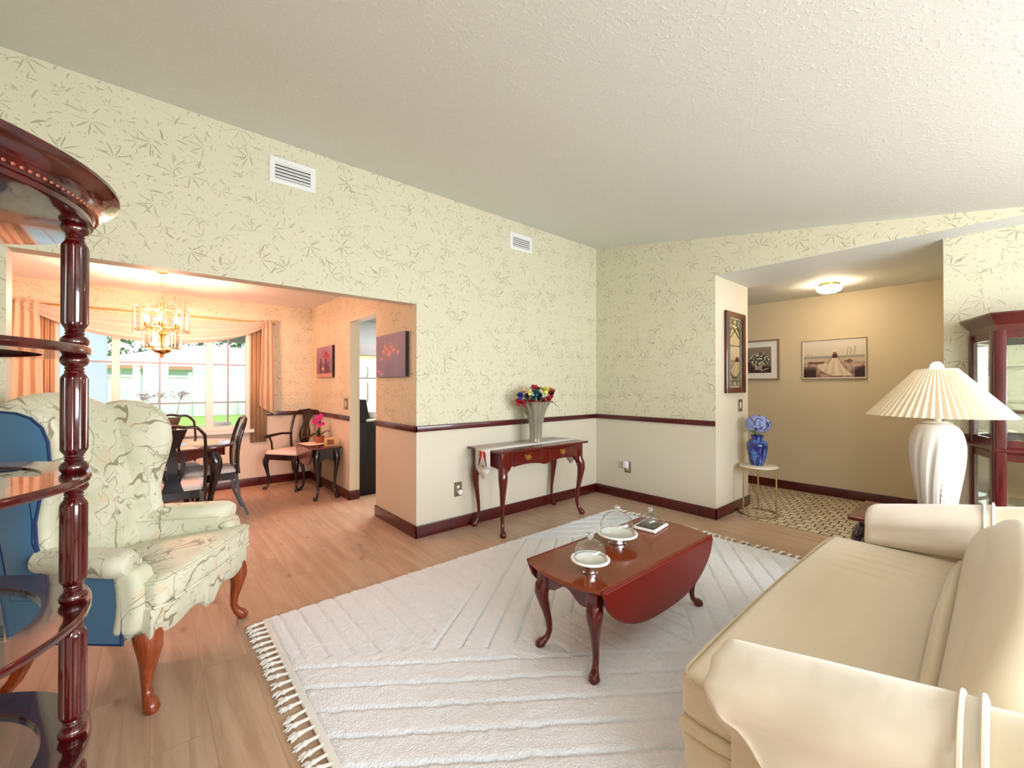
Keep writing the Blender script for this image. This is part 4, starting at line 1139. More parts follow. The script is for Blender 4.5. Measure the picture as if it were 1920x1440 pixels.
# ------------------------------------------------------------------ curio cabinet
def curio():
    xb, xf = 4.505, 4.10; yl, yr = .165, -.80; ycl = .01; ycr = -.645; zt = 1.80
    t = thing('curio_cabinet', 'tall mahogany and glass curio cabinet beside the entry', 'display cabinet', (4.3, -.32, 0))
    W = M['dark_mahogany'] if False else M['trim']
    base = [(xb, yl - .03), (xb - .02, yl - .03), (xf + .02, ycl), (xf + .02, ycr), (xb - .02, yr + .03), (xb, yr + .03)]
    def plan(d): return [(xb, yl - .03 + d), (xb - .02 - d * .1, yl - .03 + d), (xf + .02 - d, ycl + d * .45), (xf + .02 - d, ycr - d * .45), (xb - .02 - d * .1, yr + .03 - d), (xb, yr + .03 - d)]
    def slab(prof, name):
        m = MB(); m.loft([[(x, y, z) for x, y in plan(d)] for d, z in prof]); build(m, name, W, t, smooth=30)
    slab([(0, 0), (.012, 0), (.012, .07), (.004, .085), (0, .12)], 'plinth')
    slab([(-.0, zt - .12), (.0, zt - .075), (.012, zt - .06), (.032, zt - .03), (.046, zt - .014), (.05, zt - .01), (.05, zt), (.04, zt)], 'cornice')
    slab([(-.002, .895), (.006, .90), (.016, .912), (.016, .925), (.006, .935), (-.002, .94)], 'waist_moulding')
    m = MB(); m.box(xb - .012, xb, yr + .03, yl - .03, .12, zt - .1); build(m, 'mirror_back', M['mirror'], t, smooth=0)
    def stile(x, y, w, a):
        m = MB(); m.rbox(-w / 2, w / 2, -.018, .018, .12, zt - .11, .004, 1, M=rotM((x, y, 0), a)); build(m, 'stile', W, t)
    ang = atan2(ycl - (yl - .03), xf + .02 - (xb - .02))
    stile(xb - .03, yl - .045, .04, pi / 2 * 0 + ang); stile(xf + .045, ycl + .008 - .005, .05, ang); stile(xf + .028, ycl - .02, .05, pi / 2)
    stile(xf + .028, ycr + .02, .05, pi / 2); stile(xf + .045, ycr + .0, .05, -ang); stile(xb - .03, yr + .045, .04, -ang)
    for z0_, z1_, nm in ((.12, .16, 'rail'), (.85, .895, 'rail'), (.94, .985, 'rail'), (zt - .165, zt - .12, 'rail')):
        m = MB(); m.loft([[(x, y, z) for x, y in plan(-.006)][1:5] + [(x, y, z) for x, y in plan(-.03)][4:0:-1] for z in (z0_, z1_)]); build(m, nm, W, t, smooth=0)
    for (a0, b0) in ((.16, .85), (.985, zt - .165)):
        m = MB(); m.box(xf + .024, xf + .028, ycr, ycl, a0, b0); build(m, 'door_glass', M['glass'], t, smooth=0)
        for y0_, x0_, y1_, x1_ in ((yl - .035, xb - .03, ycl, xf + .03), (yr + .035, xb - .03, ycr, xf + .03)):
            m = MB(); m.loft([[(x0_, y0_, z), (x1_, y1_, z), (x1_ + .004, y1_, z), (x0_ + .004, y0_, z)] for z in (a0, b0)]); build(m, 'side_glass', M['glass'], t, smooth=0)
    for z in (.5, 1.22, 1.45):
        m = MB(); m.prism([(x, y) for x, y in plan(-.035)], z, z + .006, 'z'); build(m, 'glass_shelf', M['shelf_glass'], t, smooth=0)
    m = MB(); m.ball((xf + .002, -.30, 1.10), .012, 10, 8); build(m, 'knob', M['brass'], t)
curio()

# ------------------------------------------------------------------ round side table, blue vase, hydrangea
def roundtable():
    cx, cy, zt, R_ = 4.80, 1.635, .505, .180
    t = thing('round_side_table', 'small round cream side table with open gold frame by the entry pier', 'side table', (cx, cy, .002))
    m = MB(); m.lathe([(.001, zt - .016), (R_ - .004, zt - .016), (R_, zt - .012), (R_, zt - .003), (R_ - .004, zt), (.001, zt)], 48, Matrix.Translation((cx, cy, 0))); build(m, 'tabletop', M['marble'], t)
    m = MB(); m.tube([(cx + (R_ - .004) * cos(a), cy + (R_ - .004) * sin(a), zt - .02) for a in [2 * pi * k / 48 for k in range(48)]], .005, 8, loop=True); build(m, 'gold_band', M['gold'], t)
    ring = [(cx + R_ * cos(a), cy + R_ * sin(a), .010) for a in [radians(100 + 320 * k / 44 - 20) for k in range(45)]]
    m = MB(); m.tube(ring, .007, 8); build(m, 'floor_ring', M['gold'], t)
    for a in (147, 262, 20):
        m = MB(); p = (cx + (R_ - .006) * cos(radians(a)), cy + (R_ - .006) * sin(radians(a)))
        m.tube([(p[0], p[1], .008), (p[0], p[1], zt - .02)], .008, 10); build(m, 'leg', M['gold'], t)
    z = zt + .001; vx, vy = cx + .005, cy + .015
    def bluevase():
        m, nt, b = newmat('swirled cobalt glaze'); g = G(nt); c0 = g.n('TexCoord').outputs['Object']
        n1 = g.noise(g.vm('MULTIPLY', c0, (9, 9, 5)), 1, 3, .5, 3)
        c = g.mix(g.ss(n1, .46, .62), lin(14, 26, 110), lin(66, 120, 190)); c = g.mix(g.ss(g.noise(c0, 11, 2, .5, 3), .6, .7), c, lin(110, 24, 90))
        nt.links.new(c, b.inputs['Base Color']); b.inputs['Roughness'].default_value = .08; b.inputs['Coat Weight'].default_value = .6
        return m
    prof = [(.048, 0), (.056, .006), (.072, .08), (.084, .15), (.090, .20), (.086, .235), (.062, .262), (.050, .275), (.048, .29), (.056, .305), (.062, .312), (.054, .312), (.044, .29), (.04, .2)]
    m = MB(); m.lathe([(r * 1.12, z + q) for r, q in prof], 40, Matrix.Translation((vx, vy, 0)))
    solo(m, 'flower_vase', bluevase(), 'cobalt blue swirled glass vase on the small round table', 'vase', (vx, vy, z), smooth=60)
    t2 = thing('hydrangea', 'pale blue hydrangea head with pale leaves in the cobalt vase', 'flowers', (vx, vy, z + .21))
    m = MB(); m.tube([(vx, vy, z + .22), (vx, vy, z + .36), (vx + .01, vy, z + .42)], .005, 6); build(m, 'stem', M['stem'], t2)
    m = MB()
    C = Vector((vx + .006, vy - .006, z + .425))
    for k in range(210):
        a = RND.uniform(0, 2 * pi); e = math.asin(RND.uniform(-.75, 1)); d = Vector((cos(a) * cos(e), sin(a) * cos(e), sin(e)))
        p = C + Vector((d.x * .116, d.y * .116, d.z * .092)); u = d.orthogonal().normalized(); v = d.cross(u); th = RND.uniform(0, 2)
        for q in range(4):
            b_ = th + q * pi / 2; dd = u * cos(b_) + v * sin(b_); ee = v * cos(b_) - u * sin(b_)
            m.add([p, p + dd * .011 + ee * .009 + d * .004, p + dd * .021 + d * .001, p + dd * .011 - ee * .009 + d * .004], [(0, 1, 2, 3)])
    m.ball(C, .072, 12, 8, (1, 1, .8))
    build(m, 'flower_head', P('hydrangea blue', (158, 172, 226), .7, var=(60, .15)), t2, smooth=0)
    for k, a in enumerate((200, 245, 290, 330, 20, 110, 160)):
        m = MB(); a = radians(a); d = Vector((cos(a), sin(a), 0)); u = Vector((-sin(a), cos(a), 0)); b0 = Vector((vx, vy, z + .305))
        rows = [(0, .004, .0), (.03, .024, .03), (.06, .034, .05), (.09, .022, .055), (.115, .002, .04)]
        m.loft([[b0 + d * r - u * w_ + Vector((0, 0, h)), b0 + d * r + Vector((0, 0, h - .006)), b0 + d * r + u * w_ + Vector((0, 0, h))] for r, w_, h in rows], closed=False)
        build(m, 'leaf', M['leaf_light'], t2)
roundtable()
# ------------------------------------------------------------------ dining chairs (local: front = +y, origin under the seat centre)
def chair(name, label, cat, loc, rz, arms=False, group=None, wmat='dark_mahogany'):
    t = thing(name, label, cat, loc, rz, group); W = M[wmat]
    def B(mb, n, mt, **k): return build(mb, n, mt, t, world=False, **k)
    fw, bw, d = .255, .205, .23
    seat = [(-bw, -d + .02), (bw, -d + .02), (fw, d - .03), (fw - .03, d), (-fw + .03, d), (-fw, d - .03)]
    m = MB(); m.bprism(seat, .385, .455, .006, 'z'); B(m, 'seat_rail', W, smooth=30)
    m = MB(); si = inset(seat, .014)
    m.loft([[(x, y, .45) for x, y in si], [(x, y, .475) for x, y in si], [(x * .97, y * .97, .492) for x, y in si], [(x * .8, y * .8, .502) for x, y in si], [(x * .3, y * .3, .506) for x, y in si]]); B(m, 'seat', M['seat_white'], smooth=60)
    for sx in (-1, 1):
        m = MB(); cabriole(m, (sx * (fw - .035), d - .035, 0), .43, (sx * .7, .8), 1.05); B(m, 'leg', W, smooth=50)
        m = MB(); m.tube([(sx * (bw - .012), -d + .03, .45), (sx * (bw - .012), -d + .02, .36), (sx * (bw - .010), -d - .0, .2), (sx * (bw - .006), -d - .075, 0)], [.022, .021, .018, .016], 4); B(m, 'leg', W)
    ys = lambda z: -d + .012 - .055 * max(0, (z - .45) / .55) ** 1.3 * 1.4 + .03 * sin((z - .45) / .55 * pi)
    # hooped back frame with yoke top rail
    pts = []
    zt = 1.0
    for k in range(9): z = .44 + (zt - .08 - .44) * k / 8; pts.append((-(bw + .004 + .012 * sin(k / 8 * pi)), ys(z), z))
    for k in range(1, 16):
        s = -1 + 2 * k / 16; z = zt - .08 * abs(s) ** 5 - .018 * (cos(pi * s) * -.5 + .5) * (1 - abs(s) ** 4) * 0 + .012 * (1 - (2 * abs(s)) ** 2 if abs(s) < .5 else 0) * 0
        z += -.014 * sin(pi * min(1, abs(s) * 1.25)) ** 2 + .006
        pts.append((bw * s * (1 - .02 * abs(s)), ys(z), z))
    for k in range(8, -1, -1): z = .44 + (zt - .08 - .44) * k / 8; pts.append((bw + .004 + .012 * sin(k / 8 * pi), ys(z), z))
    n = len(pts); rad = []
    for i in range(n):
        s = abs(2 * i / (n - 1) - 1); rad.append((.024 if s < .25 else .018, .013))
    m = MB(); m.tube(pts, [(b, a) if True else a for a, b in [(q[0], q[1]) for q in rad]], 8); B(m, 'back_frame', W, smooth=60)
    # vase shaped splat with slits
    prof = [(.455, .075, 0), (.50, .060, 0), (.53, .052, 0), (.56, .058, .0), (.60, .074, .010), (.66, .086, .016), (.72, .082, .016), (.76, .066, .012), (.80, .050, .008), (.83, .046, 0), (.87, .056, 0), (.92, .075, 0), (.955, .085, 0), (.975, .095, 0)]
    m = MB()
    for k in range(3):
        rings = []
        for z, w_, sl in prof:
            c = w_ * .52
            lo, hi = ((-w_, -c - sl / 2), (-c + sl / 2, c - sl / 2), (c + sl / 2, w_))[k]
            y = ys(z); rings.append([(lo, y - .006, z), (hi, y - .006, z), (hi, y + .006, z), (lo, y + .006, z)])
        m.loft(rings)
    B(m, 'splat', W, smooth=50)
    if arms:
        for sx in (-1, 1):
            m = MB(); m.tube([(sx * (bw + .004), ys(.68), .68), (sx * (bw + .05), -.08, .69), (sx * (fw + .035), .06, .675), (sx * (fw + .03), .15, .665), (sx * (fw + .03), .17, .655)], [.014, .016, .02, .024, .016], 8)
            m.tube([(sx * (fw + .028), .10, .665), (sx * (fw + .005), .085, .58), (sx * (fw + .012), .07, .50), (sx * (fw - .01), .06, .42)], [.016, .013, .014, .017], 8)
            B(m, 'armrest', W, smooth=60)
    return t
GC = 'dark dining chairs round the oval table'
c0 = chair('dining_chair', 'dark dining chair with its back to the room in front of the oval table', 'chair', (.136, 4.62, 0), 0, group=GC)
dup(c0, (.17, 5.80, 0), pi, 'dark dining chair on the window side of the oval table', GC)
dup(c0, (.46, 5.28, 0), pi / 2, 'dark dining chair seen from the side at the right end of the oval table', GC)
chair('dining_armchair', 'dark dining armchair with ivory seat standing in the corner under the chair rail', 'armchair', (1.43, 6.10, 0), radians(125.6), True)

def dining_table():
    cx, cy, a, b, zt = .05, 5.25, .62, .54, .757
    t = thing('dining_table', 'oval dark mahogany dining table with a polished top by the window', 'dining table', (cx, cy, 0))
    el = lambda f: [(cx + (a + f) * cos(q), cy + (b + f) * sin(q)) for q in [2 * pi * k / 72 for k in range(72)]]
    m = MB(); m.loft([[(x, y, z) for x, y in el(f)] for f, z in ((-.03, zt - .028), (-.006, zt - .024), (0, zt - .014), (-.004, zt - .004), (-.012, zt))]); build(m, 'tabletop', M['etagere'], t, smooth=50)
    m = MB()
    o, i_ = el(-.085), el(-.11); n = len(o)
    lo = lambda k: zt - .115 - .02 * cos(4 * 2 * pi * k / n)
    m.loft([[(x, y, zt - .026) for x, y in o], [(o[k][0], o[k][1], lo(k)) for k in range(n)], [(i_[k][0], i_[k][1], lo(k)) for k in range(n)], [(x, y, zt - .026) for x, y in i_]], cap=False, loop=True); build(m, 'apron', M['mahogany'], t, smooth=50)
    for sx in (-1, 1):
        for sy in (-1, 1):
            m = MB(); cabriole(m, (cx + sx * .40, cy + sy * .32, 0), .70, (sx * .8, sy * .6), 1.6); build(m, 'leg', M['dark_mahogany'], t, smooth=50)
    z = zt + .001
    # bowl, placemats
    m = MB(); bx, by = .08, 5.05
    m.lathe([(.06, z), (.065, z + .006), (.10, z + .03), (.135, z + .065), (.14, z + .07), (.132, z + .068), (.10, z + .036), (.05, z + .014), (.002, z + .012)], 36, Matrix.Translation((bx, by, .003)))
    def bowlmat():
        mm, nt, bb = newmat('blue and white china'); g = G(nt); c = g.n('TexCoord').outputs['Object']
        nt.links.new(g.mix(g.ss(g.noise(c, 26, 2), .5, .56), lin(226, 226, 232), lin(40, 54, 110)), bb.inputs['Base Color']); bb.inputs['Roughness'].default_value = .15; return mm
    solo(m, 'china_bowl', bowlmat(), 'blue and white china bowl on the oval dining table', 'bowl', (bx, by, z + .003), smooth=60)
    for k, (x, y, rz, lab) in enumerate(((.12, 4.90, .1, 'pale woven placemat on the near side of the dining table'), (.40, 5.22, 1.5, 'pale woven placemat at the right end of the dining table'))):
        m = MB(); m.rbox(-.19, .19, -.13, .13, 0, .003, .001, 1, M=rotM((x, y, z), rz)); solo(m, 'placemat', M['paper'], lab, 'placemat', (x, y, z), group='placemats on the dining table')
dining_table()

def side_table():
    x0, x1, y0, y1, zt = 1.415, 1.735, 5.12, 5.86, .61
    t = thing('drop_leaf_table', 'small dark drop leaf side table against the wall beside the kitchen doorway', 'side table', ((x0 + x1) / 2, (y0 + y1) / 2, 0))
    m = MB(); m.rbox(x0, x1, y0, y1, zt - .018, zt, .005, 2); build(m, 'tabletop', M['mahogany'], t)
    N = 28; pl = [(y0 + .02 + (y1 - y0 - .04) * k / N, zt - .012 - .215 * (1 - abs(-1 + 2 * k / N) ** 3) ** .5) for k in range(N + 1)]
    m = MB(); m.bprism(pl, x0 - .016, x0 - .001, .004, 'x'); build(m, 'drop_leaf', M['mahogany'], t, smooth=40)
    m = MB(); pl = [(x0 + .05 + (x1 - x0 - .1) * k / 16, .47 - .07 * abs(-1 + 2 * k / 16) ** 1.5) for k in range(17)]
    for yy in (y0 + .05, y1 - .07): m.prism(pl + [(x1 - .05, zt - .018), (x0 + .05, zt - .018)], yy, yy + .02, 'y')
    m.box(x1 - .06, x1 - .045, y0 + .06, y1 - .06, .48, zt - .018); m.box(x0 + .045, x0 + .06, y0 + .06, y1 - .06, .48, zt - .018)
    build(m, 'apron', M['dark_mahogany'], t, smooth=20)
    for sx, x in ((-1, x0 + .055), (1, x1 - .055)):
        for sy, y in ((-1, y0 + .065), (1, y1 - .065)):
            m = MB(); cabriole(m, (x, y, 0), .575, (sx * (1 if sx < 0 else .3), sy * .7), 1.05); build(m, 'leg', M['dark_mahogany'], t, smooth=50)
    z = zt + .001
    px, py = 1.62, 5.62
    m = MB(); m.rbox(-.13, .13, -.17, .17, 0, .003, .001, 1, 4, lambda q: (q.x, q.y, q.z + .006 * max(0, (abs(q.y) - .1) / .07)), M=rotM((1.55, 5.56, z), .2)); solo(m, 'cloth_doily', M['paper'], 'pale folded cloth under the orchid pot', 'cloth', (1.55, 5.56, z))
    zz = z + .004
    t2 = thing('potted_orchid', 'magenta orchid in a terracotta pot on the small side table', 'orchid', (px, py, zz))
    m = MB(); m.lathe([(.045, zz), (.055, zz + .06), (.060, zz + .062), (.060, zz + .08), (.052, zz + .08), (.05, zz + .066), (.002, zz + .064)], 28, Matrix.Translation((px, py, 0))); build(m, 'pot', M['terracotta'], t2)
    for k, (dx, dy, h) in enumerate(((-.03, .0, .25), (.02, .02, .22))):
        m = MB(); top = Vector((px + dx * 1.4, py + dy, zz + .06 + h)); m.tube([(px, py, zz + .06), (px + dx * .5, py + dy * .5, zz + .06 + h * .5), top], .003, 6); build(m, 'stem', M['stem'], t2)
    for k in range(9):
        c = Vector((px - .02 + RND.uniform(-.045, .06), py + RND.uniform(-.04, .04), zz + .22 + .015 * k)); m = MB()
        nrm = Vector((-.3 + RND.uniform(-.4, .4), -.9, RND.uniform(-.2, .3))).normalized(); u = nrm.orthogonal().normalized(); v = nrm.cross(u)
        for q in range(5):
            a = q * 2 * pi / 5; d = u * cos(a) + v * sin(a); e = v * cos(a) - u * sin(a)
            m.add([c, c + d * .018 + e * .013 + nrm * .004, c + d * .034 + nrm * .002, c + d * .018 - e * .013 + nrm * .004], [(0, 1, 2, 3)])
        m.ball(c + nrm * .004, .006, 6, 4); build(m, 'bloom', M['orchid'], t2)
    for a, l, h in ((.3, .13, .07), (2.6, .12, .06), (4.2, .14, .10), (5.4, .15, .09), (1.4, .1, .1)):
        m = MB(); d = Vector((cos(a), sin(a), 0)); u = Vector((-sin(a), cos(a), 0)); b0 = Vector((px, py, zz + .066))
        m.loft([[b0 + d * l * f - u * w_ + Vector((0, 0, hh)), b0 + d * l * f + Vector((0, 0, hh - .004)), b0 + d * l * f + u * w_ + Vector((0, 0, hh))] for f, w_, hh in ((0, .006, 0), (.35, .018, h * .7), (.7, .016, h), (1, .002, h * .9))], closed=False); build(m, 'leaf', M['leaf'], t2)
    t3 = thing('letter_holder', 'small pale pine holder box on the near end of the side table', 'box', (1.65, 5.25, z))
    Mx = rotM((1.65, 5.25, z), radians(-20))
    m = MB(); m.rbox(-.075, .075, -.045, -.03, 0, .10, .003, 1, M=Mx); m.rbox(-.075, .075, .03, .045, 0, .10, .003, 1, M=Mx); m.rbox(-.075, .075, -.03, .03, 0, .012, .003, 1, M=Mx); build(m, 'holder', M['pine'], t3)
    m = MB(); m.box(-.045, .03, -.0475, -.0452, .02, .08, M=Mx); build(m, 'front_plate', M['cherry'], t3)
side_table()

# ------------------------------------------------------------------ chandelier
def chandelier():
    cx, cy = .08, 5.25
    t = thing('chandelier', 'lit brass chandelier with glass panels hanging over the oval dining table', 'chandelier', (cx, cy, HZ))
    T_ = Matrix.Translation((cx, cy, 0))
    m = MB(); m.lathe([(.002, HZ - .03), (.03, HZ - .028), (.055, HZ - .012), (.058, HZ - .001), (.002, HZ - .001)], 24, T_); build(m, 'ceiling_rose', M['brass'], t)
    m = MB(); z = HZ - .03; k = 0
    while z > 2.13:
        pts = []
        for q in range(10):
            a = 2 * pi * q / 10; u, v = .006 * cos(a), .012 * sin(a)
            pts.append((cx + (u if k % 2 else 0) + .004 * sin(z * 40), cy + (0 if k % 2 else u), z - .010 + v))
        m.tube(pts, .0016, 4, loop=True); z -= .017; k += 1
    build(m, 'chain', M['brass'], t)
    m = MB(); m.lathe([(.004, 2.14), (.02, 2.13), (.012, 2.10), (.03, 2.08), (.014, 2.05), (.012, 1.86), (.03, 1.83), (.018, 1.80), (.014, 1.70), (.05, 1.685), (.072, 1.675), (.06, 1.655), (.02, 1.64), (.012, 1.625), (.015, 1.61), (.002, 1.60)], 24, T_); build(m, 'stem', M['brass'], t)
    for r, z in ((.20, 2.055), (.205, 1.865), (.125, 1.905), (.125, 1.70)):
        m = MB(); m.tube([(cx + r * cos(a), cy + r * sin(a), z) for a in [2 * pi * q / 48 for q in range(48)]], .0045, 6, loop=True)
        for a in (0, pi / 2, pi, 3 * pi / 2): m.tube([(cx, cy, z), (cx + r * cos(a), cy + r * sin(a), z)], .0035, 5)
        build(m, 'ring', M['brass'], t)
    def panels(n, r, w_, z0, z1, a0):
        for k in range(n):
            a = a0 + 2 * pi * k / n; u = Vector((-sin(a), cos(a), 0)); o = Vector((cx + r * cos(a), cy + r * sin(a), 0)); nr = Vector((cos(a), sin(a), 0))
            h = w_ / 2; out = [(-h * .6, z0), (h * .6, z0), (h, z0 + h * .5), (h, z1 - h * .55)] + [(h * q, z1 - h * .55 * abs(q) ** 1.6) for q in (.7, .35, 0, -.35, -.7)] + [(-h, z1 - h * .55), (-h, z0 + h * .5)]
            P3 = lambda s, pts: [o + u * x + nr * s + Vector((0, 0, z)) for x, z in pts]
            m = MB(); m.loft([P3(-.0015, out), P3(.0015, out)]); g_ = build(m, 'glass_panel', M['pane'], t, smooth=0)
            m = MB(); m.tube(P3(0, inset(out, .001)), .0032, 5, loop=True); build(m, 'bevel', M['bevel'], g_)
    panels(10, .208, .112, 1.84, 2.10, .1); panels(6, .130, .115, 1.69, 1.93, .35)
    for k in range(6):
        a = .4 + 2 * pi * k / 6; x, y = cx + .13 * cos(a), cy + .13 * sin(a)
        m = MB(); m.tube([(cx, cy, 1.90), (cx + .07 * cos(a), cy + .07 * sin(a), 1.87), (x, y, 1.89)], .005, 6); m.lathe([(.012, 1.89), (.014, 1.93), (.002, 1.93)], 10, Matrix.Translation((x, y, 0))); ar = build(m, 'arm', M['brass'], t)
        m = MB(); m.lathe([(.004, 1.93), (.013, 1.945), (.016, 1.96), (.012, 1.985), (.004, 2.005), (.001, 2.012)], 12, Matrix.Translation((x, y, 0))); build(m, 'bulb', M['bulb'], ar)
    for k in range(3):
        a = 1.2 + 2 * pi * k / 3; x, y = cx + .055 * cos(a), cy + .055 * sin(a)
        m = MB(); m.lathe([(.004, 1.70), (.014, 1.72), (.019, 1.745), (.014, 1.785), (.004, 1.81), (.001, 1.82)], 12, Matrix.Translation((x, y, 0))); build(m, 'bulb', M['bulb'], t)
    for k in (0, 2, 4):
        a = .4 + 2 * pi * k / 6; lamp('chandelier_light', 'POINT', (cx + .13 * cos(a), cy + .13 * sin(a), 2.026), LCH * .13, (1, .43, .29), radius=.012)
    for a in (2.2, 5.4): lamp('chandelier_light', 'POINT', (cx + .062 * cos(a), cy + .062 * sin(a), 1.745), LCH * .30, (1, .43, .29), radius=.016)
LCH = 205
chandelier()

# ------------------------------------------------------------------ curtains and blinds
def curtains():
    yb = YW - .075; zr = 2.18
    t = thing('curtain_rod', 'thin brass curtain rod above the dining window', 'curtain rod', (.1, yb, zr))
    m = MB(); m.tube([(-1.05, yb, zr), (1.25, yb, zr)], .009, 10); build(m, 'rod', M['brass'], t)
    for x in (-1.065, 1.265):
        m = MB(); m.ball((x, yb, zr), .022, 12, 8); build(m, 'finial', M['brass'], t)
    for x in (-1.0, 1.2):
        m = MB(); m.tube([(x, yb, zr), (x, YW, zr)], .006, 6); build(m, 'bracket', M['brass'], t)
    # swag
    def sw(u, v):
        x = -.98 + 2.16 * u; s = 4 * u * (1 - u)
        top = zr + .018 - .085 * s ** .8; dep = .045 + .235 * s ** .75
        z = top - dep * v; y = yb - .035 - .035 * sin(v * 15 + 2.2 * s) * (.4 + .6 * v) - .03 * s * v
        return (x, y, z)
    m = MB(); m.grid(sw, 90, 42)
    solo(m, 'curtain_swag', M['swag'], 'ivory sheer swag draped across the top of the dining window', 'curtain', (.1, yb, 1.9), smooth=80)
    def tail(x0, x1, zb0, zb1, lab, ph, flare):
        def f(u, v):
            zb = zb0 + (zb1 - zb0) * u; z = zr + .03 - (zr + .03 - zb) * v
            c = (x0 + x1) / 2; w_ = (x1 - x0) * (.72 + flare * v); x = c + w_ * (u - .5)
            y = yb - .045 - .03 * sin(u * 17 + ph) * (.6 + .4 * v)
            if v < .03: y = yb - .02
            return (x, y, z)
        m = MB(); m.grid(f, 48, 30)
        return solo(m, 'curtain_tail', M['curtain'], lab, 'curtain', ((x0 + x1) / 2, yb, zr), smooth=80)
    tail(-1.06, -.84, .80, .80, 'long peach sheer curtain panel left of the dining window', .3, .45)
    tail(1.09, 1.27, 1.07, .94, 'short peach sheer curtain tail right of the dining window', 1.1, .35)
    for x0, x1, zb, lab in ((-.93, -.765, .70, 'stacked tan vertical blinds at the left of the dining window'), (1.0, 1.19, .58, 'stacked tan vertical blinds at the right of the dining window')):
        t = thing('vertical_blind', lab, 'blind', ((x0 + x1) / 2, YW - .02, zb), group=None)
        m = MB(); m.box(x0 - .01, x1 + .01, YW - .032, YW - .004, 2.09, 2.125); build(m, 'head_rail', M['offwhite'], t, smooth=0)
        n = 8
        for k in range(n):
            x = x0 + (x1 - x0) * (k + .5) / n; m = MB(); Mx = rotM((x, YW - .0285, 0), radians(24 if x > 0 else -24) + 0)
            m.loft([[Mx @ Vector((q * (x1 - x0) / n * .62, .0045 * (q * q) - .004 * (k % 2), z)) for q in (-1, -.5, 0, .5, 1)] for z in (zb, 2.09)], closed=False)
            s_ = build(m, 'vane', M['blind'], t); md = s_.modifiers.new('thick', 'SOLIDIFY'); md.thickness = .0015
curtains()

# ------------------------------------------------------------------ pictures
def art(u0, v0, nu, nv, fn):
    m = MB(); m.col = []
    return m
def picture(name, label, org, ux, nrm, w_, h, fn, frame=None, mat=None, depth=.03, nu=120, nv=90, fw=.02, edge=None):
    """org = lower left corner seen from the front; ux = direction of the picture's width; nrm = out of the wall"""
    ux = Vector(ux); nrm = Vector(nrm); up = Vector((0, 0, 1)); org = Vector(org)
    c = org + ux * w_ / 2
    t = thing(name, label, 'picture', tuple(c))
    Q = lambda a, b, d: org + ux * a + up * b + nrm * d
    mw = mat or 0
    m = MB(); b0 = fw if frame else 0
    if frame:
        out = [(0, 0), (w_, 0), (w_, h), (0, h)]; inn = [(fw, fw), (w_ - fw, fw), (w_ - fw, h - fw), (fw, h - fw)]
        m.loft([[Q(a, b, .001) for a, b in out], [Q(a, b, depth * .8) for a, b in out], [Q(a, b, depth) for a, b in inset(out, .004)], [Q(a, b, depth * .9) for a, b in inn], [Q(a, b, .002) for a, b in inn]], cap=False)
        build(m, 'frame', frame, t, smooth=20)
    else:
        m.loft([[Q(a, b, d) for a, b in ((0, 0), (w_, 0), (w_, h), (0, h))] for d in (.001, depth)]); build(m, 'canvas', edge, t, smooth=0)
    d = depth * .55 if frame else depth + .0006
    if mat:
        m = MB(); m.add([Q(b0, b0, d - .001), Q(w_ - b0, b0, d - .001), Q(w_ - b0, h - b0, d - .001), Q(b0, h - b0, d - .001)], [(0, 1, 2, 3)]); build(m, 'mat_board', M['white'], t, smooth=0)
    a0 = b0 + mw; W_, H_ = w_ - 2 * a0, h - 2 * a0
    m = MB(); m.col = []
    for i in range(nu + 1):
        for j in range(nv + 1):
            u, v = i / nu, j / nv; m.v.append(Q(a0 + W_ * u, a0 + H_ * v, d)); m.col.append(lin(*fn(u, v)))
    for i in range(nu):
        for j in range(nv):
            k = i * (nv + 1) + j; m.f.append([k, k + nv + 1, k + nv + 2, k + 1]); m.mi.append(0)
    build(m, 'print', M['paint_art'], t, smooth=0)
    return t
def mixc(a, b, f): f = max(0, min(1, f)); return tuple(x + (y - x) * f for x, y in zip(a, b))
def nz(u, v, s, o=0): return noise.noise(Vector((u * s, v * s, o))) * .5 + .5
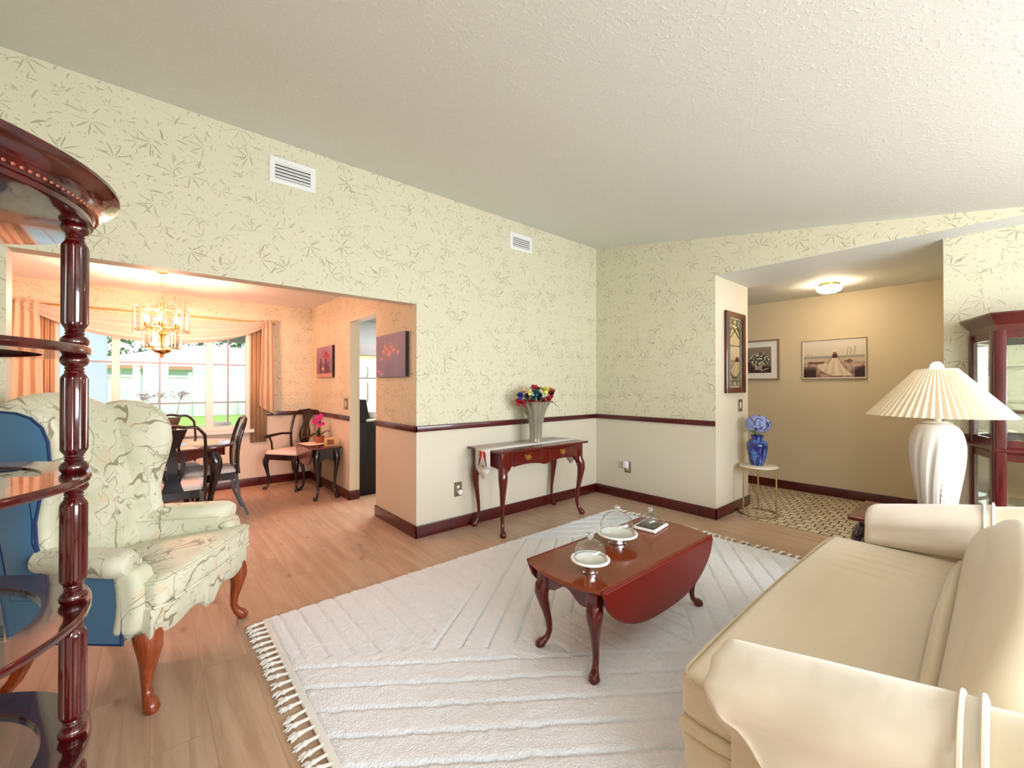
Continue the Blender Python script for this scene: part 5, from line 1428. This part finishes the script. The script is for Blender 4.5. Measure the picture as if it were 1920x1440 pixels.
def beach(u, v):
    if v > .58: c = mixc((206, 196, 184), (222, 214, 206), (v - .58) / .4)
    elif v > .52: c = (150, 146, 136)
    elif v > .40: c = mixc((196, 180, 160), (186, 168, 150), nz(u, v, 9))
    else: c = mixc((110, 84, 78), (198, 172, 156), nz(u * 1.5, v, 11) * 1.2 - .1 + (v - .2))
    if v < .30 and (u < .22 or u > .84): c = mixc(c, (48, 26, 34), (.34 - v) / .16 if u < .22 else (.36 - v - (1 - u) * .6) / .1)
    if .08 < u < .36 and abs(v - .40 + .0) < .03 * nz(u, v, 20) + .01: c = (110, 64, 52)
    if .68 < u < .82 and abs(v - .43) < .02 + .03 * max(0, 1 - ((u - .76) / .04) ** 2): c = (110, 78, 66)
    for gx, gh in ((.71, .80), (.76, .78), (.82, .82), (.06, .66), (.12, .64)):
        if abs(u - gx - (v - .5) * .12) < .008 and .5 < v < gh: c = (166, 158, 144)
    cx = .53
    def ip(t, pts):
        for (v0, a0), (v1, a1) in zip(pts, pts[1:]):
            if v1 <= t <= v0: return a1 + (a0 - a1) * (t - v1) / (v0 - v1)
        return pts[-1][1]
    if .04 < v < .56:
        L_ = ip(v, ((.56, .505), (.45, .465), (.385, .42), (.36, .27), (.31, .235), (.25, .26), (.14, .35), (.07, .46), (.04, .50)))
        R_ = ip(v, ((.56, .56), (.45, .60), (.32, .65), (.18, .72), (.09, .79), (.04, .80)))
        if L_ < u < R_:
            f = nz((u - .53) / (.75 - v), 0, 9); c = mixc((194, 174, 152), (234, 222, 204), f)
    for sg in (-1, 1):
        if .36 < v < .56 and abs(u - cx - sg * (.04 + (.56 - v) * .42)) < .008: c = (150, 110, 90)
    if .52 < v < .63 and abs(u - cx) < .038: c = (70, 24, 26)
    if .63 <= v < .68 and abs(u - cx) < .028: c = (150, 100, 80)
    if ((u - cx) / .055) ** 2 + ((v - .72) / .035) ** 2 < 1: c = (226, 208, 188)
    return c
def stilllife(u, v):
    c = mixc((104, 92, 84), (150, 136, 122), v + .25 * nz(u, v, 6) - .2)
    if v < .24: c = mixc((40, 24, 28), (78, 52, 52), nz(u, v, 8))
    if ((u - .16) / .2) ** 2 + ((v - .28) / .17) ** 2 < 1: c = (84, 46, 50)
    if abs(u - .58) < .12 and .12 < v < .36: c = mixc((150, 136, 136), (190, 180, 178), nz(u, v, 14))
    r = ((u - .60) / .34) ** 2 + ((v - .52) / .26) ** 2
    if r < 1:
        f = nz(u, v, 17, 4); c = (232, 226, 214) if f > .58 else mixc((44, 48, 42), (110, 116, 98), f)
    if abs(v - .10 - (u - .7) * .35) < .015 and .66 < u < .92: c = (214, 204, 200)
    if ((u - .18) / .06) ** 2 + ((v - .07) / .03) ** 2 < 1: c = (226, 214, 204)
    return c
def blossoms(u, v):
    c = mixc((116, 112, 148), (146, 138, 164), .5 * v + .5 * nz(u, v, 3))
    for (a, b, r_) in ((.32, .72, .06), (.28, .60, .07), (.46, .55, .09), (.40, .66, .05), (.55, .70, .06), (.62, .62, .07), (.20, .44, .05), (.78, .56, .06), (.10, .14, .05), (.2, .08, .04), (.50, .78, .04)):
        d = sqrt((u - a) ** 2 + (v - b) ** 2) + .03 * (nz(u, v, 22) - .5)
        if d < r_: c = mixc((226, 172, 160), (176, 120, 128), d / r_)
    for (x0, y0, x1, y1) in ((.32, .35, .5, .6), (.38, .3, .30, .7), (.44, .36, .6, .66)):
        tt = max(0, min(1, ((u - x0) * (x1 - x0) + (v - y0) * (y1 - y0)) / ((x1 - x0) ** 2 + (y1 - y0) ** 2)))
        if sqrt((u - x0 - tt * (x1 - x0)) ** 2 + (v - y0 - tt * (y1 - y0)) ** 2) < .012: c = mixc(c, (206, 150, 146), .6)
    return c
def bottles(u, v):
    c = mixc((104, 76, 106), (164, 132, 152), .7 * v + .4 * nz(u, v, 4))
    for a, w_, h_ in ((.28, .09, .62), (.62, .10, .60), (.78, .06, .5)):
        if abs(u - a) < w_ * (1 if v < h_ - .15 else .5) and .14 < v < h_: c = mixc((60, 28, 50), (120, 66, 84), nz(u, v, 12))
    for a, b, r_ in ((.62, .74, .10), (.72, .66, .08), (.52, .66, .06)):
        if sqrt((u - a) ** 2 + (v - b) ** 2) + .05 * (nz(u, v, 18) - .5) < r_: c = (168, 48, 66)
    if v < .12: c = mixc((180, 120, 120), (220, 170, 160), nz(u, v, 10))
    if ((u - .42) / .08) ** 2 + ((v - .28) / .05) ** 2 < 1: c = (216, 160, 150)
    return c
FR = P('taupe picture frame', (150, 124, 100), .5); FR2 = P('pale gilt frame', (206, 190, 160), .45)
DK = P('dark canvas edge', (44, 12, 20), .6)
picture('framed_still_life', 'framed print of pale flowers in a pot with white mat in the entry hall', (6.229, 2.42, 1.412), (0, -1, 0), (-1, 0, 0), .555, .535, stilllife, FR, .075, nu=80, nv=80)
picture('framed_beach_print', 'wide print of a woman in a long white dress on a beach', (6.229, 1.612, 1.420), (0, -1, 0), (-1, 0, 0), .628, .478, beach, FR2, .006, fw=.009, nu=180, nv=130)
picture('canvas_of_blossoms', 'mauve canvas with pink blossoms between the kitchen doorway and the opening', (XC, 4.10, 1.418), (0, -1, 0), (-1, 0, 0), .635, .408, blossoms, edge=DK, depth=.035)
picture('canvas_of_bottles', 'small plum canvas of bottles and red flowers near the dining corner', (XC, 6.13, 1.445), (0, -1, 0), (-1, 0, 0), .655, .405, bottles, edge=DK, depth=.03, nu=80, nv=60)

# leaded mirror on the pier
def mirror():
    x0, x1, z0, z1 = 4.472, 4.962, 1.258, 2.112
    t = thing('leaded_wall_mirror', 'tall mahogany framed mirror with leaded glass border on the entry pier', 'mirror', ((x0 + x1) / 2, YP, z0))
    fw = .055; out = [(x0, z0), (x1, z0), (x1, z1), (x0, z1)]; inn = inset(out, fw)
    L = lambda pts, d: [(a, YP - d, b) for a, b in pts]
    m = MB(); m.loft([L(out, .001), L(out, .026), L(inset(out, .006), .032), L(inset(out, .03), .028), L(inn, .02), L(inn, .004)], cap=False); build(m, 'frame', M['trim'], t, smooth=25)
    m = MB(); m.add([(a, YP - .010, b) for a, b in inn], [(0, 1, 2, 3)]); build(m, 'mirror_glass', M['mirror'], t, smooth=0)
    ix0, iz0 = inn[0]; ix1, iz1 = inn[2]; w_ = ix1 - ix0; h = iz1 - iz0; cx = (ix0 + ix1) / 2
    lines = []
    for f in (.07, .15, .85, .93): lines.append([(ix0 + w_ * f, iz0), (ix0 + w_ * f, iz1)])
    for f in (.03, .09, .91, .97): lines.append([(ix0, iz0 + h * f), (ix1, iz0 + h * f)])
    for k in range(1, 10):
        for s0, s1 in ((0, .07), (.93, 1)): lines.append([(ix0 + w_ * s0, iz0 + h * k / 10), (ix0 + w_ * s1, iz0 + h * k / 10)])
    lines.append([(ix0 + w_ * .15, iz0 + h * .6), (ix0 + w_ * .85, iz0 + h * .6)])
    for sg in (-1, 1):
        lines.append([(cx + sg * w_ * .35, iz0 + h * .74), (cx + sg * w_ * .30, iz0 + h * .80), (cx + sg * w_ * .14, iz0 + h * .86), (cx, iz0 + h * .82)])
        lines.append([(cx + sg * w_ * .35, iz0 + h * .80), (cx + sg * w_ * .2, iz0 + h * .88), (cx + sg * w_ * .05, iz0 + h * .91)])
        lines.append([(cx, iz0 + h * .82), (cx + sg * w_ * .10, iz0 + h * .78), (cx + sg * w_ * .30, iz0 + h * .71)])
        lines.append([(cx + sg * w_ * .35, iz0 + h * .24), (cx + sg * w_ * .22, iz0 + h * .17), (cx + sg * w_ * .05, iz0 + h * .13), (cx, iz0 + h * .16)])
        lines.append([(cx + sg * w_ * .05, iz0 + h * .09), (cx + sg * w_ * .12, iz0 + h * .16), (cx + sg * w_ * .3, iz0 + h * .2)])
        for q in (.12, .22): lines.append([(cx + sg * w_ * q, iz0 + h * .91), (cx + sg * w_ * q, iz0 + h * .97)]); lines.append([(cx + sg * w_ * q, iz0 + h * .03), (cx + sg * w_ * q, iz0 + h * .09)])
    m = MB()
    for l in lines: m.tube([(a, YP - .012, b) for a, b in l], .0042, 5)
    build(m, 'lead_pattern', M['lead'], t)
mirror()

# ------------------------------------------------------------------ vents, switches, outlets
def vent(x0, x1, z0, z1, lab):
    t = thing('air_vent', lab, 'air vent', ((x0 + x1) / 2, YA, z0), group=None)
    out = [(x0, z0), (x1, z0), (x1, z1), (x0, z1)]; inn = inset(out, .035); L = lambda p, d: [(a, YA - d, b) for a, b in p]
    m = MB(); m.loft([L(out, .0005), L(out, .006), L(inset(out, .004), .009), L(inn, .009), L(inn, .001)], cap=False); build(m, 'frame', M['white'], t, smooth=20)
    m = MB(); m.add([(a, YA - .001, b) for a, b in inn], [(0, 1, 2, 3)]); build(m, 'duct', M['void'], t, smooth=0)
    (a0, b0), (a1, b1) = inn[0], inn[2]
    n = 5
    for k in range(n):
        z = b0 + (b1 - b0) * (k + .5) / n; m = MB()
        m.add([(a0, YA - .002, z + .012), (a1, YA - .002, z + .012), (a1, YA - .012, z - .006), (a0, YA - .012, z - .006), (a0, YA - .002, z + .010), (a1, YA - .002, z + .010), (a1, YA - .011, z - .008), (a0, YA - .011, z - .008)],
              [(0, 1, 2, 3), (4, 7, 6, 5), (3, 2, 6, 7), (0, 4, 5, 1), (0, 3, 7, 4), (1, 5, 6, 2)])
        build(m, 'louvre', M['white'], t, smooth=0)
vent(.621, .925, 2.763, 2.948, 'white louvred air vent high above the wide dining opening')
vent(2.832, 3.145, 2.766, 2.945, 'white louvred air vent near the right end of the papered wall')

def plate(name, lab, cat, org, ux, nrm, kind):
    o = Vector(org); ux = Vector(ux); nrm = Vector(nrm); up = Vector((0, 0, 1))
    t = thing(name, lab, cat, tuple(o))
    Q = lambda a, b, d: o + ux * a + up * b + nrm * d
    def blk(a0, a1, b0, b1, d0, d1, mb): mb.loft([[Q(a0, b0, d0), Q(a1, b0, d0), Q(a1, b1, d0), Q(a0, b1, d0)], [Q(a0, b0, d1 - .002), Q(a1, b0, d1 - .002), Q(a1, b1, d1 - .002), Q(a0, b1, d1 - .002)], [Q(a0 + .002, b0 + .002, d1), Q(a1 - .002, b0 + .002, d1), Q(a1 - .002, b1 - .002, d1), Q(a0 + .002, b1 - .002, d1)]])
    m = MB(); blk(-.042 if kind != 'switch' else -.056, .042 if kind != 'switch' else .056, -.066, .066, .0005, .007, m); build(m, 'wall_plate', M['brass_old'], t)
    if kind == 'switch':
        m = MB(); blk(-.017, .017, -.034, .034, .007, .011, m); r = build(m, 'rocker', M['offwhite'], t)
    else:
        for z in (.021, -.021):
            m = MB(); blk(-.015, .015, z - .014, z + .014, .007, .009, m); build(m, 'socket', M['offwhite'], t)
    return t, Q
plate('light_switch', 'brass plated rocker switch on the pier below the leaded mirror', 'light switch', (4.868, YP, 1.121), (1, 0, 0), (0, -1, 0), 'switch')
plate('light_switch', 'light switch beside the kitchen doorway below the small canvas', 'light switch', (XC, 5.06, 1.12), (0, -1, 0), (-1, 0, 0), 'switch')
t, Q = plate('power_outlet', 'power outlet low on the papered wall left of the console table', 'outlet', (2.190, YA, .362), (1, 0, 0), (0, -1, 0), 'outlet')
m = MB(); c = Q(.008, -.026, .03); m.ball(c, .026, 16, 10, (1, .9, 1)); m.rbox(c.x - .014, c.x + .014, c.y, YA - .0095, c.z - .012, c.z + .012, .004, 1)
solo(m, 'plug_night_light', M['white_gloss'], 'small round white night light plugged in left of the console table', 'night light', (c.x, YA - .0095, c.z))
t, Q = plate('power_outlet', 'power outlet low on the right wall between the console table and the pier', 'outlet', (XB, 2.858, .375), (0, -1, 0), (-1, 0, 0), 'outlet')
m = MB(); c = Q(-.004, .024, .028); m.rbox(XB - .062, XB - .0095, c.y - .024, c.y + .024, c.z - .028, c.z + .05, .008, 2)
solo(m, 'plug_air_freshener', M['white_gloss'], 'white plug-in air freshener in the outlet on the right wall', 'air freshener', (XB - .0095, c.y, c.z - .028))

# ------------------------------------------------------------------ entry ceiling light
ex, ey = 5.53, 1.185
t = thing('ceiling_light', 'lit flush dome ceiling light in the entry hall', 'ceiling light', (ex, ey, HZ))
m = MB(); m.lathe([(.002, HZ - .0005), (.095, HZ - .0005), (.098, HZ - .012), (.09, HZ - .032), (.002, HZ - .032)], 36, Matrix.Translation((ex, ey, 0))); build(m, 'base', M['brass'], t)
m = MB(); m.lathe([(.092, HZ - .032), (.11, HZ - .040), (.115, HZ - .055), (.103, HZ - .083), (.066, HZ - .102), (.002, HZ - .108)], 36, Matrix.Translation((ex, ey, 0))); build(m, 'glass_bowl', M['lit_glass'], t, smooth=60)

# ------------------------------------------------------------------ kitchen seen through the doorway
t = thing('kitchen_range', 'black sided kitchen range with white cooktop just inside the kitchen doorway', 'stove', (2.2, 5.42, 0))
m = MB(); m.rbox(1.90, 2.53, 5.03, 5.79, 0, .895, .006, 1); m.prism([(1.895, .89), (2.03, .93), (1.985, 1.165), (1.895, 1.17)], 5.03, 5.79, 'y'); build(m, 'body', M['black'], t)
m = MB(); m.rbox(1.99, 2.56, 5.015, 5.80, .896, .925, .006, 2); build(m, 'cooktop', M['white_gloss'], t)
m = MB(); m.tube([(2.56, 5.1, .80), (2.585, 5.12, .80), (2.585, 5.70, .80), (2.56, 5.72, .80)], .009, 8); build(m, 'handle', M['chrome'], t)
m = MB(); Mx = Matrix.Translation((2.14, 5.17, .926)); m.lathe([(.075, 0), (.085, .01), (.105, .07), (.112, .075), (.112, .082), (.10, .08), (.08, .014), (.002, .012)], 28, Mx); solo(m, 'baking_bowl', M['white_gloss'], 'white dish on the cooktop seen through the kitchen doorway', 'bowl', (2.14, 5.17, .926))
t = thing('refrigerator', 'white refrigerator with top freezer at the back of the kitchen', 'refrigerator', (2.68, 6.58, 0))
m = MB(); m.rbox(2.30, 3.06, 6.24, 6.94, 0, 1.745, .01, 2); build(m, 'cabinet', M['white'], t)
for z0_, z1_ in ((.08, 1.44), (1.455, 1.745)):
    m = MB(); m.rbox(2.30, 3.06, 6.18, 6.235, z0_, z1_, .012, 2); d = build(m, 'door', M['white'], t)
    a, b = (1.10, 1.38) if z0_ < 1 else (1.475, 1.62)
    m = MB(); m.tube([(2.455, 6.18, a), (2.455, 6.15, a + .01), (2.455, 6.15, b - .01), (2.455, 6.18, b)], .009, 8); build(m, 'handle', M['grey_box'], d)
m = MB(); m.rbox(2.36, 2.80, 6.26, 6.60, 1.747, 1.79, .01, 2); solo(m, 'bread_board', M['pine'], 'wooden board lying on top of the refrigerator', 'board', (2.58, 6.43, 1.747))
m = MB(); m.rbox(2.36, 2.86, 6.26, 6.62, 1.792, 1.985, .015, 2); solo(m, 'storage_box', M['grey_box'], 'taupe storage box on the board above the refrigerator', 'box', (2.6, 6.44, 1.792))
lamp('kitchen_fill_light', 'AREA', (2.9, 5.2, HZ - .03), 60, (.95, .98, 1), (0, 0, 0), (1.0, 1.0))  # unseen lamp, added to make the kitchen bright
t = thing('kitchen_fill_panel', 'flat white panel added behind the kitchen fill light', 'ceiling light', (2.9, 5.2, HZ - .02))
m = MB(); m.box(2.38, 3.42, 4.68, 5.72, HZ - .022, HZ - .0005); build(m, 'housing', M['white'], t, smooth=0)
